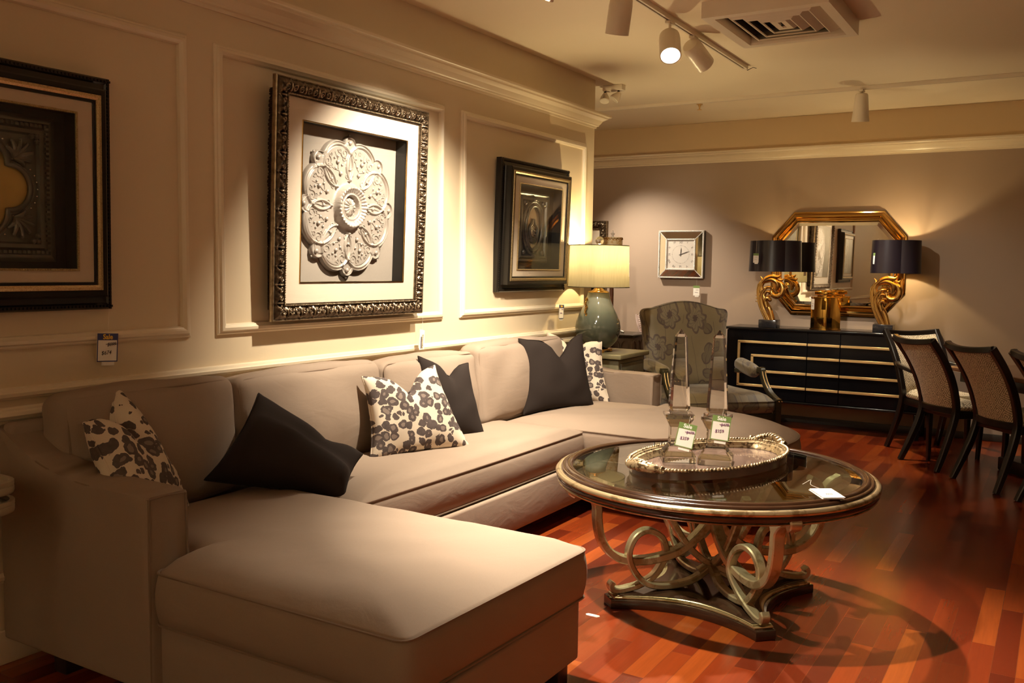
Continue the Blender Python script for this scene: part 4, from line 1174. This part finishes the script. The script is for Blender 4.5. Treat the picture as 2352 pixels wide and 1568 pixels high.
t = thing('floor_lamp', 'red wood floor lamp with a gilded shade behind the cream lamp', 'lamp', (-3.49, 7.5, 0))
build('base', G().add(lathe([(0, 0), (.13, 0), (.13, .012), (.05, .03), (.02, .05), (0, .05)], 28, False)), 'redwood', t, 50, False)
build('pole', G().add(lathe([(0, .04), (.021, .04), (.019, 1.40), (.012, 1.5), (0, 1.5)], 16, False)), 'redwood', t, 50, False)
s_ = build('shade', G().add(lathe([(.098, 1.44), (.094, 1.53), (.088, 1.60), (.086, 1.695), (0, 1.698)], 32, False)), 'gildedshade', t, 50, False)
g = G()
for i in range(40):
    a = 2*PI*i/40; g.add(tube([(.098*math.cos(a), .098*math.sin(a), 1.44), (.099*math.cos(a), .099*math.sin(a), 1.40)], .003, 4)); g.add(sphere((.0875*math.cos(a), .0875*math.sin(a), 1.685-.006*(i % 2)), .006, 6, 4))
build('fringe', g, 'gold', s_, 50, False)
build('finial', G().add(lathe([(0, 1.697), (.012, 1.698), (.006, 1.712), (.016, 1.722), (.018, 1.730), (.004, 1.738), (.005, 1.752), (0, 1.758)], 12, False)), 'silver', t, 50, False)

t = thing('side_table', 'small grey carved side table behind the green lamp', 'table', (-3.50, 7.72, 0))
build('top', G().add(box((-3.50, 7.72, .815), (.46, .46, .028), .008)), 'olivewood', t)
g = G().add(box((-3.50, 7.72, .72), (.41, .41, .165), .004))
build('frieze', g, 'greywood', t)
g = G()
for k in range(4): g.add(tube([(-3.65+k*.10+.042*math.cos(i*PI/8), 7.512, .72+.055*math.sin(i*PI/8)) for i in range(16)], .006, 6, True))
for k in range(4): g.add(tube([(-3.292, 7.57+k*.10+.042*math.cos(i*PI/8), .72+.055*math.sin(i*PI/8)) for i in range(16)], .006, 6, True))
build('carved_ring', g, 'greywood', t)
for x in (-3.68, -3.32):
    for y in (7.54, 7.90): build('leg', G().add(box((x, y, .32), (.04, .04, .64), .005)), 'greywood', t)
g = G().add(tube([(-3.56, 7.70, .836), (-3.53, 7.69, .862), (-3.49, 7.70, .848), (-3.45, 7.70, .838)], .010, 8, sm=4)).add(sphere((-3.545, 7.695, .858), .014)).add(sphere((-3.47, 7.70, .840), .011))
single('trinket', g, 'silver', 'small dark silver trinket on the grey carved side table', 'ornament')
t = thing('lattice_piece', 'pale lattice metal piece curving out behind the floral armchair', 'metalwork', (-3.30, 8.2, 0))  # curved lattice band, like a sweeping chair arm
g = G()
for i in range(15):
    a0 = PI*1.02+i*.058; 
    for k in (0, 1): g.add(tube([(.34*math.cos(a0), 0, .34*math.sin(a0)), (.285*math.cos(a0+.08*(1-2*k)), 0, .285*math.sin(a0+.08*(1-2*k)))], .006, 5))
arc = lambda r: [(r*math.cos(PI*1.0+i*.05), 0, r*math.sin(PI*1.0+i*.05)) for i in range(19)]
g.add(tube(arc(.345), .010, 7)).add(tube(arc(.28), .008, 7))
g.xf(T(.10, 0, .98)); 
build('lattice', g, 'woven', t, 60, False)
build('stand', G().add(box((.1, 0, .33), (.03, .03, .62), .004)).add(box((.1, 0, .01), (.3, .3, .02), .004)), 'greywood', t, 40, False)
t = thing('framed_print', 'carved dark frame on the mauve wall past the corner', 'picture', (-4.43, YB, 1.55))
Mf = T(-4.43, YB, 1.55); ROOTS[t.name] = Mf
build('frame', G().add(frame4(.66, .72, [(0, 0), (0, .035), (.006, .042)]+[(.008+.07*i/10, .042+.016*math.sin(PI*i/10)) for i in range(11)]+[(.085, .03), (.09, .01)], carve, 120)), 'carved', t, 50, False)
build('mat', G().add(box((0, -.01, 0), (.52, .008, .58))), 'mat', t, 0, False)

# ================================================================== FLORAL ARMCHAIR
ac = thing('armchair', 'floral upholstered armchair with open dark wood arms', 'armchair', (-2.375, 6.91, 0), math.radians(45))
# local: front is -Y
bp = catmull([(-.325, .44), (-.34, .70), (-.36, .95), (-.374, 1.045), (-.357, 1.082), (-.29, 1.092), (-.20, 1.118), (-.10, 1.142), (0, 1.150), (.10, 1.142), (.20, 1.118), (.29, 1.092), (.357, 1.082), (.374, 1.045), (.36, .95), (.34, .70), (.325, .44)], 4)
poly = resample([(p.x, p.y) for p in bp], .04)
vf, edge = cushion(poly, 0, .10, .03, .035, .012, 9, .003, 3.0)
Mb = T(0, .40, 0) @ RX(math.radians(-7)) @ T(0, 0, .44) @ Matrix(((1, 0, 0, 0), (0, 0, -1, 0), (0, 1, 0, -.44), (0, 0, 0, 1)))
bk = build('backrest', G().add(vf, Mb), 'floral', ac, 60, False)
build('piping', G().add(tube(edge, .005, 6, True), Mb), 'floral', bk, 60, False)
poly = resample(round_poly([(-.345, .36), (.345, .36), (.425, -.36), (-.425, -.36)], [.04, .04, .09, .09], 6), .05)
vf, edge = cushion(poly, .335, .435, .04, .055, .012, 9, .003, 6.0)
st = build('seat', G().add(vf), 'floral', ac, 60, False)
build('piping', G().add(tube(edge, .005, 6, True)), 'floral', st, 60, False)
build('seat_rail', G().add(prism(round_poly([(-.335, .35), (.335, .35), (.415, -.35), (-.415, -.35)], .04, 4), .27, .335, .008, 2)), 'olivewood', ac, 40, False)
for s in (-1, 1):
    Mp = T(s*.395, .10, .640) @ RZ(s*-.10) @ RX(.10)
    build('arm_pad', G().add(softbox(.095, .36, .098, .042, (.006, .0, .008), 12, .002)).xf(Mp), 'floral', ac, 60, False)
    pts = catmull([(s*.390, .26, .600), (s*.404, -.06, .628), (s*.410, -.115, .640), (s*.412, -.135, .595), (s*.414, -.175, .535), (s*.418, -.245, .472), (s*.424, -.330, .432), (s*.426, -.365, .425)], 6)
    arm = build('arm_support', G().add(sweep(pts, rect_sec(.046, .040, .006), False, (1, 0, 0))).add(box((s*.410, -.10, .640), (.05, .05, .045), .004)), 'olivewood', ac, 40, False)
    g = G()
    for q in (-1, 1): g.add(sweep([p+Vector((q*.012+s*.0, -.020, .004)) for p in pts[14:]], circ_sec(.004, 6), False, (1, 0, 0)))
    build('gilt_line', g, 'brass', arm, 60, False)
    build('leg', G().add(lathe([(0, 0), (.018, 0), (.030, .28), (.032, .44), (0, .44)], 4, False), T(s*.415, -.355, 0) @ RZ(PI/4)), 'olivewood', ac, 30, False)
    build('leg', G().add(sweep([(s*.31, .42, 0), (s*.31, .36, .20), (s*.31, .33, .36)], rect_sec(.045, .045, .005), False, (1, 0, 0))), 'olivewood', ac, 30, False)

# ================================================================== SIDEBOARD AND WHAT STANDS ON IT
sx0, sx1, sy0, sy1 = -2.672, -.918, 8.265, 8.68
sb = thing('sideboard', 'long black lacquer sideboard with brass line inlay', 'sideboard', ((sx0+sx1)/2, (sy0+sy1)/2, 0))
scx = (sx0+sx1)/2
build('carcass', G().add(box((scx, (sy0+sy1)/2+.012, .565), (sx1-sx0-.02, sy1-sy0-.04, .64), .004)), 'black_lacquer', sb)
build('top', G().add(box((scx, (sy0+sy1)/2, .890), (sx1-sx0+.02, sy1-sy0+.02, .024), .006, 3)), 'black_lacquer', sb)
build('bottom_rail', G().add(box((scx, sy0+.02, .240), (sx1-sx0+.01, .05, .022), .008, 3)), 'black_lacquer', sb)
for x in (sx0+.10, sx1-.10):
    for y in (sy0+.06, sy1-.05): build('leg', G().add(box((x, y, .122), (.05, .05, .245), .006)), 'black_lacquer', sb)
YD = sy0
doors = ((sx0+.01, -1.934), (-1.930, -1.654), (-1.650, sx1-.01))
out_l, out_r, in_l, in_r = -2.545, -1.037, -2.42, -1.162
zo = (.769, .372); zi = (.647, .505)
for i, (a, b) in enumerate(doors):
    d = build('door', G().add(box(((a+b)/2, YD+.008, .565), (b-a, .018, .62), .002, 1)), 'black_lacquer', sb)
    g = G(); y = YD-.006
    for (zs, L, R) in ((zo, out_l, out_r), (zi, in_l, in_r)):
        l, r = max(a+.002, L-.011), min(b-.002, R+.011)
        for z in zs: g.add(box(((l+r)/2, y, z), (r-l, .014, .022), .002, 1))
        if a <= L <= b: g.add(box((L, y, sum(zs)/2), (.022, .014, zs[0]-zs[1]), .002, 1))
        if a <= R <= b: g.add(box((R, y, sum(zs)/2), (.022, .014, zs[0]-zs[1]), .002, 1))
    build('brass_inlay', g, 'brass', d)

S = {'main': ([(-2.285, .965), (-2.313, 1.059), (-2.347, 1.115), (-2.367, 1.172), (-2.387, 1.225), (-2.399, 1.271), (-2.386, 1.311), (-2.351, 1.33), (-2.305, 1.338), (-2.262, 1.317), (-2.250, 1.275), (-2.262, 1.235)], [.024, .024, .024, .022, .020, .020, .022, .026, .028, .026, .022, .014]),
 'outer': ([(-2.338, .965), (-2.376, 1.039), (-2.404, 1.11), (-2.418, 1.181), (-2.423, 1.242), (-2.415, 1.296), (-2.394, 1.335), (-2.410, 1.365)], [.018, .020, .020, .018, .017, .015, .011, .003]),
 'mid': ([(-2.313, .965), (-2.350, 1.04), (-2.381, 1.111), (-2.394, 1.171), (-2.383, 1.218), (-2.356, 1.258), (-2.318, 1.268), (-2.300, 1.250)], [.020, .018, .015, .014, .014, .015, .014, .006]),
 'hook': ([(-2.262, 1.322), (-2.218, 1.300), (-2.200, 1.252), (-2.216, 1.204), (-2.257, 1.186), (-2.293, 1.203), (-2.304, 1.240), (-2.290, 1.262)], [.020, .023, .026, .028, .028, .024, .017, .008]),
 'knob': ([(-2.335, 1.085), (-2.350, 1.14), (-2.333, 1.168), (-2.309, 1.148)], [.018, .017, .020, .015]),
 'bud': ([(-2.325, 1.058), (-2.302, 1.062)], [.010, .008]),
 'leaf': ([(-2.392, 1.305), (-2.352, 1.348), (-2.299, 1.368), (-2.246, 1.364), (-2.222, 1.385)], [.012, .019, .020, .015, .003]),
 'leafb': ([(-2.30, 1.35), (-2.25, 1.345), (-2.215, 1.335), (-2.20, 1.352)], [.014, .016, .011, .003]),
 'small': ([(-2.36, 1.19), (-2.345, 1.225), (-2.318, 1.222), (-2.322, 1.20)], [.010, .014, .012, .005])}
YLm = 8.40
def clover(z, k=1.0, n=96):
    R = circ_union([(.088*math.cos(q*PI/2), .066*math.sin(q*PI/2), .148) for q in range(4)], n)
    return [(k*R[i]*math.cos(2*PI*i/n), k*R[i]*math.sin(2*PI*i/n), z) for i in range(n)]
lm = thing('table_lamp', 'gilt acanthus scroll lamp with a black shade, left end of the sideboard', 'lamp', (-2.31, YLm, .902), 0, 'black shaded gilt lamps on the sideboard')
build('block', G().add(box((-2.315, YLm, .9365), (.160, .14, .069), .004)), 'marble', lm)
g = G()
for k, (pts, r) in S.items():
    off = {'hook': .0, 'leaf': -.012, 'leafb': .012, 'mid': -.016, 'knob': -.02, 'small': -.02, 'outer': .004}.get(k, 0)
    g.add(tube([(x, YLm+off, z) for x, z in pts], r, 10, sm=6))
    if k in ('main', 'outer', 'mid'):
        for q in (-1, 1): g.add(tube([(x+q*.010, YLm+off-.012, z) for x, z in pts[:-2]], [x*.42 for x in r[:-2]], 8, sm=6))
g.add(sphere((-2.300, YLm, 1.061), .011)).add(sphere((-2.312, YLm-.015, 1.152), .019))
for i in range(3): g.add(sphere((-2.436, YLm, 1.135+.028*i), .008, 8, 5, (1.8, .8, .7)))
for i in range(5): g.add(sphere((-2.335+.008*i, YLm-.022, 1.185+.006*(i % 2)), .008))
build('scroll', g, 'gold', lm, 60)
build('stem', G().add(tube([(-2.272, YLm, 1.33), (-2.272, YLm, 1.47)], .013, 10)).add(lathe([(0, 1.36), (.03, 1.362), (.022, 1.372), (0, 1.376)], 16, False), T(-2.272, YLm, 0)), 'gold', lm, 60)
shx = .03
shade = build('shade', G().add(loft([clover(.508), clover(.786, .965)])), 'shade_black', lm, 30, False)
shade.location = (shx, 0, 0)
li = build('shade_lining', G().add(loft([clover(.510, .975), clover(.784, .94)])), 'shade_gold', shade, 30, False)
g = G()
for k in range(4): g.add(tube([(0, 0, .74), (.19*math.cos(k*PI/2), .19*math.sin(k*PI/2), .75)], .003, 6))
g.add(tube([(-.005, 0, .56), (-.005, 0, .75)], .004, 6))
build('spider', g, 'gold', shade, 60, False)
build('bulb', G().add(sphere((shx-.005, 0, .625), .030, 12, 9, (1, 1, 1.3))), 'bulbwarm', lm, 60, False)
glow(lm, .655, 22, shx-.005, 0, .02)
lm2 = dup(lm, (-1.322, YLm, .902), 0, 'gilt acanthus scroll lamp with a black shade, right end of the sideboard', 'black shaded gilt lamps on the sideboard')
for c in lm2.children:
    if c.name.startswith('shade'): c.rotation_euler = (0, 0, math.radians(62)); c.location = (.068, 0, 0)
    if c.name.startswith('bulb_light'): c.location = (.06, 0, .655)
M0 = RZ(math.radians(6))
def wtag(label, x, y, z, w, h, head, st, rot=0, extra=True):
    return tag(label, T(x, y, z) @ RZ(rot), w, h, head, [('~', w*.2, w*.1, -h*.42, 'inkpurple', 0, 0, 0), ('~', w*.24, -w*.05, -h*.66, 'inkpurple', 0, 0, 0)], st, extra)
wtag('white price tag on a string down the left black shade', -2.395, 8.183, 1.572, .052, .084, 'papergreen', .12, -.2)
wtag('white price tag on a string down the right black shade', -1.375, 8.215, 1.580, .066, .094, 'papergreen', .12, -.15)
# mirrored brass jar
t = thing('brass_jar', 'square polished brass jar with a lid between the two gilt lamps', 'jar', (-1.825, 8.44, .902), math.radians(-30))
g = G().add(box((0, 0, .145), (.185, .185, .29), .010, 3))
for z in (.004, .286): g.add(box((0, 0, z), (.190, .190, .010), .003))
build('body', g, 'brassvase', t, 40, False)
build('shoulder', G().add(box((0, 0, .298), (.11, .11, .016), .003)), 'brassvase', t, 40, False)
build('lid', G().add(box((0, 0, .325), (.145, .145, .034), .008, 3)).add(box((0, 0, .345), (.10, .10, .008), .003)), 'brassvase', t, 40, False)
wtag('white price tag hung on the corner of the brass jar', -1.905, 8.285, 1.175, .056, .092, None, .03, -.9, False)

# octagonal mirror
mx, mz = -1.800, 1.487
t = thing('octagon_mirror', 'octagonal gold framed mirror above the sideboard', 'mirror', (mx, YB, mz)); ROOTS[t.name] = T(mx, YB, mz)
HW, HH, cx_, cz_ = .590, .475, .195, .225
OCT = [(HW, HH-cz_), (HW-cx_, HH), (-HW+cx_, HH), (-HW, HH-cz_), (-HW, -HH+cz_), (-HW+cx_, -HH), (HW-cx_, -HH), (HW, -HH+cz_)]
def inset(P, d):
    n = len(P); L = []
    for i in range(n):
        a, b = Vector(P[i]), Vector(P[(i+1) % n]); t_ = (b-a).normalized(); nn = Vector((-t_.y, t_.x)); L.append((a+nn*d, t_))
    out = []
    for i in range(n):
        (p, u), (q, v) = L[i-1], L[i]; den = u.x*v.y-u.y*v.x; s = ((q.x-p.x)*v.y-(q.y-p.y)*v.x)/den; r = p+u*s; out.append((r.x, r.y))
    return out
def octring(prof, cap=False):
    return loft([[(x, -q, z) for x, z in inset(OCT, d)] for d, q in prof], False, cap)
build('frame', G().add(octring([(0, .0), (0, .016), (.006, .020), (.016, .021), (.020, .030), (.034, .052), (.050, .058), (.056, .050), (.062, .040), (.070, .040), (.078, .046), (.088, .048), (.094, .042), (.098, .022)])), 'goldshine', t, 25, False)
build('bevel', G().add(octring([(.096, .026), (.098, .027), (.128, .033)])), 'mirror', t, 0, False)
build('mirror_glass', G().add(octring([(.128, .033), (.130, .033)], True)), 'mirror', t, 0, False)

# square clock
kx, kz, ks = -3.278, 1.566, .470
t = thing('wall_clock', 'square mirrored wall clock with beaded silver edges', 'clock', (kx, YB, kz)); ROOTS[t.name] = T(kx, YB, kz)
build('case', G().add(box((0, -.03, 0), (ks, .055, ks), .003, 1)), 'dark_frame', t, 0, False)
build('mirror_border', G().add(frame4(ks-.03, ks-.03, [(0, .058), (.07, .070), (.078, .066)])), 'mirror', t, 0, False)
g = G()
for w, q in ((ks-.014, .062), (ks-.175, .072)):
    g.add(frame4(w+.014, w+.014, [(0, .056), (0, q), (.014, q), (.014, .056)])); n = int(w/.0118)
    for s in (-1, 1):
        for i in range(n+1):
            p = -w/2+w*i/n; g.add(sphere((p, -q-.001, s*w/2), .0064, 6, 4)); g.add(sphere((s*w/2, -q-.001, p), .0064, 6, 4))
build('beaded_edge', g, 'silver', t, 60, False)
build('mitre_line', G().add(tube([(-.225, -.064, .225), (-.150, -.072, .150)], .003, 5)).add(tube([(.225, -.064, .225), (.150, -.072, .150)], .003, 5)).add(tube([(-.225, -.064, -.225), (-.150, -.072, -.150)], .003, 5)).add(tube([(.225, -.064, -.225), (.150, -.072, -.150)], .003, 5)), 'silver', t, 60, False)
fs = ks-.19
build('dial', G().add(box((0, -.057, 0), (fs, .006, fs))), 'clockface', t, 0, False)
g = G()
for i in range(60):
    a = i*PI/30; r = .088
    if i % 5: g.add(box((0, 0, 0), (.0016, .0006, .006)), T(r*math.sin(a), -.0605, r*math.cos(a)) @ RY(a))
    else: g.add(box((0, 0, 0), (.003, .0006, .008)), T(r*math.sin(a), -.0605, r*math.cos(a)) @ RY(a))
NUM = ['XII', 'I', 'II', 'III', 'IV', 'V', 'VI', 'VII', 'VIII', 'IX', 'X', 'XI']
for i, s in enumerate(NUM):
    a = i*PI/6; k = .117/max(abs(math.sin(a)), abs(math.cos(a)), .82)
    g.add(text(s, .030), T(k*math.sin(a), -.0604, k*math.cos(a)) @ RY(a) @ TXT)
build('numerals', g, 'clockink', t, 0, False)
for nm, a, L, w in (('hour_hand', math.radians(5), .068, .006), ('minute_hand', math.radians(70), .098, .0045)):
    build(nm, G().add(prism([(-w/2, -.018), (w/2, -.018), (w*.8, L*.6), (0, L), (-w*.8, L*.6)], 0, .0012), T(0, -.0625 if nm[0] == 'h' else -.064, 0) @ RY(a) @ Matrix(((1, 0, 0, 0), (0, 0, -1, 0), (0, 1, 0, 0), (0, 0, 0, 1)))), 'clockink', t, 0, False)
build('hub', G().add(sphere((0, -.064, 0), .006)), 'clockink', t, 60, False)
build('glass', G().add(box((0, -.067, 0), (fs, .001, fs))), 'glass', t, 0, False)
tag('white price tag with a green band hanging below the mirrored clock', T(-3.105, YB-.06, 1.262), .064, .098, 'papergreen', [('~', .014, .006, -.042, 'inkpurple', 0, 0, 0), ('~', .016, 0, -.066, 'inkpurple', 0, 0, 0)], .075)

# ================================================================== DINING GROUP
TH = math.radians(130.7)
def dining_chair(name, label, cat, loc, rz, arms=False, group=None):
    t = thing(name, label, cat, loc, rz, group)
    def post(s, v):   # v 0..1 from seat to top : x, y, z
        return (s*(.195+.030*v), .185+.05*v+.19*v*v, .44+.505*v)
    for s in (-1, 1):
        pts = [(s*.222, .335, 0), (s*.210, .275, .14), (s*.198, .215, .30), post(s, 0), post(s, .25), post(s, .5), post(s, .75), post(s, 1)]
        P = catmull(pts, 5); sc = [.78+.22*min(1, i/8) for i in range(len(P))]
        build('leg', G().add(sweep(P, rect_sec(.042, .048, .006), False, (1, 0, 0), sc)), 'black_wood', t, 40, False)
        build('leg', G().add(sweep([(s*.205, -.205, 0), (s*.212, -.21, .20), (s*.215, -.21, .40)], rect_sec(.042, .042, .005), False, (1, 0, 0), [.62, .8, 1])), 'black_wood', t, 40, False)
    def rail(v, dip, w, th):
        a = post(-1, v); P = [(a[0]*(1-2*i/12), a[1]+.045*(1-(1-2*i/12)**2), a[2]-dip*(1-(1-2*i/12)**2)) for i in range(13)]
        return sweep(P, rect_sec(w, th, .006), False, (0, 0, 1))
    build('top_rail', G().add(rail(.985, .018, .042, .040)), 'black_wood', t, 40, False)
    build('bottom_rail', G().add(rail(-.02, 0, .05, .034)), 'black_wood', t, 40, False)
    def pan(side):
        def fn(u, v):
            vv = .03+.92*v; a = post(1, vv); x = (2*u-1)*(a[0]-.018); e = min(1, 9*u*(1-u))*min(1, 9*v*(1-v))
            return (x, a[1]+.045*(1-(2*u-1)**2)+side*(.010+.014*e), a[2]-.018*v*(1-(2*u-1)**2))
        return grid(14, 16, fn)
    build('back_panel', G().add(pan(1)).add(pan(-1)), 'diamond', t, 60, False)
    build('seat_rail', G().add(prism([(-.19, .20), (.19, .20), (.225, -.22), (-.225, -.22)], .375, .43, .006, 2)), 'black_wood', t, 40, False)
    vf, edge = cushion(resample(round_poly([(-.185, .17), (.185, .17), (.222, -.225), (-.222, -.225)], .04, 5), .05), .425, .470, .03, .032, .006, 8, .002)
    build('seat', G().add(vf), 'diamond', t, 60, False)
    if arms:
        for s in (-1, 1):
            P = catmull([(s*.215, .255, .70), (s*.250, .16, .685), (s*.262, .0, .665), (s*.258, -.09, .650), (s*.240, -.12, .60), (s*.225, -.10, .52), (s*.215, -.10, .44)], 6)
            build('arm', G().add(sweep(P, rect_sec(.036, .030, .006), False, (1, 0, 0))), 'black_wood', t, 40, False)
    return t
f = Vector((math.sin(TH), -math.cos(TH), 0))
grp = 'dining chairs along the table'
def seat_at(mid): p = Vector(mid)+f*.335; return (p.x, p.y, 0)
c1 = dining_chair('dining_chair', 'black framed dining chair nearest the sideboard, seen from behind', 'chair', seat_at((-.866, 7.25, 0)), TH, False, grp)
dup(c1, seat_at((-.46, 6.77, 0)), TH, 'black framed dining chair in the middle of the three seen from behind', grp)
dup(c1, seat_at((-.045, 6.30, 0)), TH, 'black framed dining chair cut off by the right edge of the photo', grp)
dining_chair('dining_armchair', 'black dining armchair at the table head beside the sideboard, its pale back facing us', 'chair', (-.80, 7.80, 0), math.radians(40), True)
# table: near edge runs parallel to the chair row
u_ = Vector((.655, -.755, 0)); e0 = Vector((-.745, 7.52, 0)); ctr = e0+u_*1.0+f*.47
ang = math.atan2(u_.y, u_.x)
dt = thing('dining_table', 'long brown dining table behind the row of black chairs', 'table', (ctr.x, ctr.y, 0), ang)
build('top', G().add(prism(round_poly([(-1.0, -.47), (1.0, -.47), (1.0, .47), (-1.0, .47)], .06, 5), .695, .730, .010, 3)), 'tablewood', dt, 40, False)
build('apron', G().add(box((0, 0, .655), (1.84, .80, .08), .006)), 'black_wood', dt, 40, False)
for x in (-.52, .52):
    p = build('pedestal', G().add(lathe([(0, .10), (.14, .10), (.11, .16), (.07, .22), (.085, .32), (.06, .42), (.09, .55), (.16, .60), (.16, .62), (0, .62)], 20, False), T(x, 0, 0)), 'black_wood', dt, 40, False)
    build('plinth', G().add(box((x, 0, .05), (.34, .46, .10), .012)), 'black_wood', p, 40, False)

# ================================================================== NEAR LEFT TIERED TABLE, FLOOR SOCKET
t = thing('tiered_table', 'pale two tier tray table cut off by the left edge', 'table', (-2.86, 1.42, 0))
for z in (.735, .675):
    P = round_poly([(-3.02, 1.26), (-2.705, 1.26), (-2.705, 1.60), (-3.02, 1.60)], .10, 6)
    build('tray', G().add(prism(P, z-.028, z, .008, 3)).add(loft([[(x, y, z-.002) for x, y in P], [(x, y, z+.012) for x, y in P], [(-2.862+(x+2.862)*.93, 1.43+(y-1.43)*.93, z+.012) for x, y in P], [(-2.862+(x+2.862)*.92, 1.43+(y-1.43)*.92, z) for x, y in P]])), 'trayshelf', t, 40)
for x in (-2.98, -2.75): build('leg', G().add(lathe([(0, 0), (.016, 0), (.014, .66), (0, .66)], 12, False), T(x, 1.40, 0)), 'trayshelf', t, 50)
single('floor_socket', G().add(prism([(-.024, -.011), (.024, -.011), (.032, 0), (.024, .011), (-.024, .011), (-.032, 0)], 0, .0016)), 'silver', 'small metal socket plate set in the floor by the near chaise', 'socket', (0, 0, 0)).location = (-1.588, 3.302, 0)
bpy.context.view_layer.update()
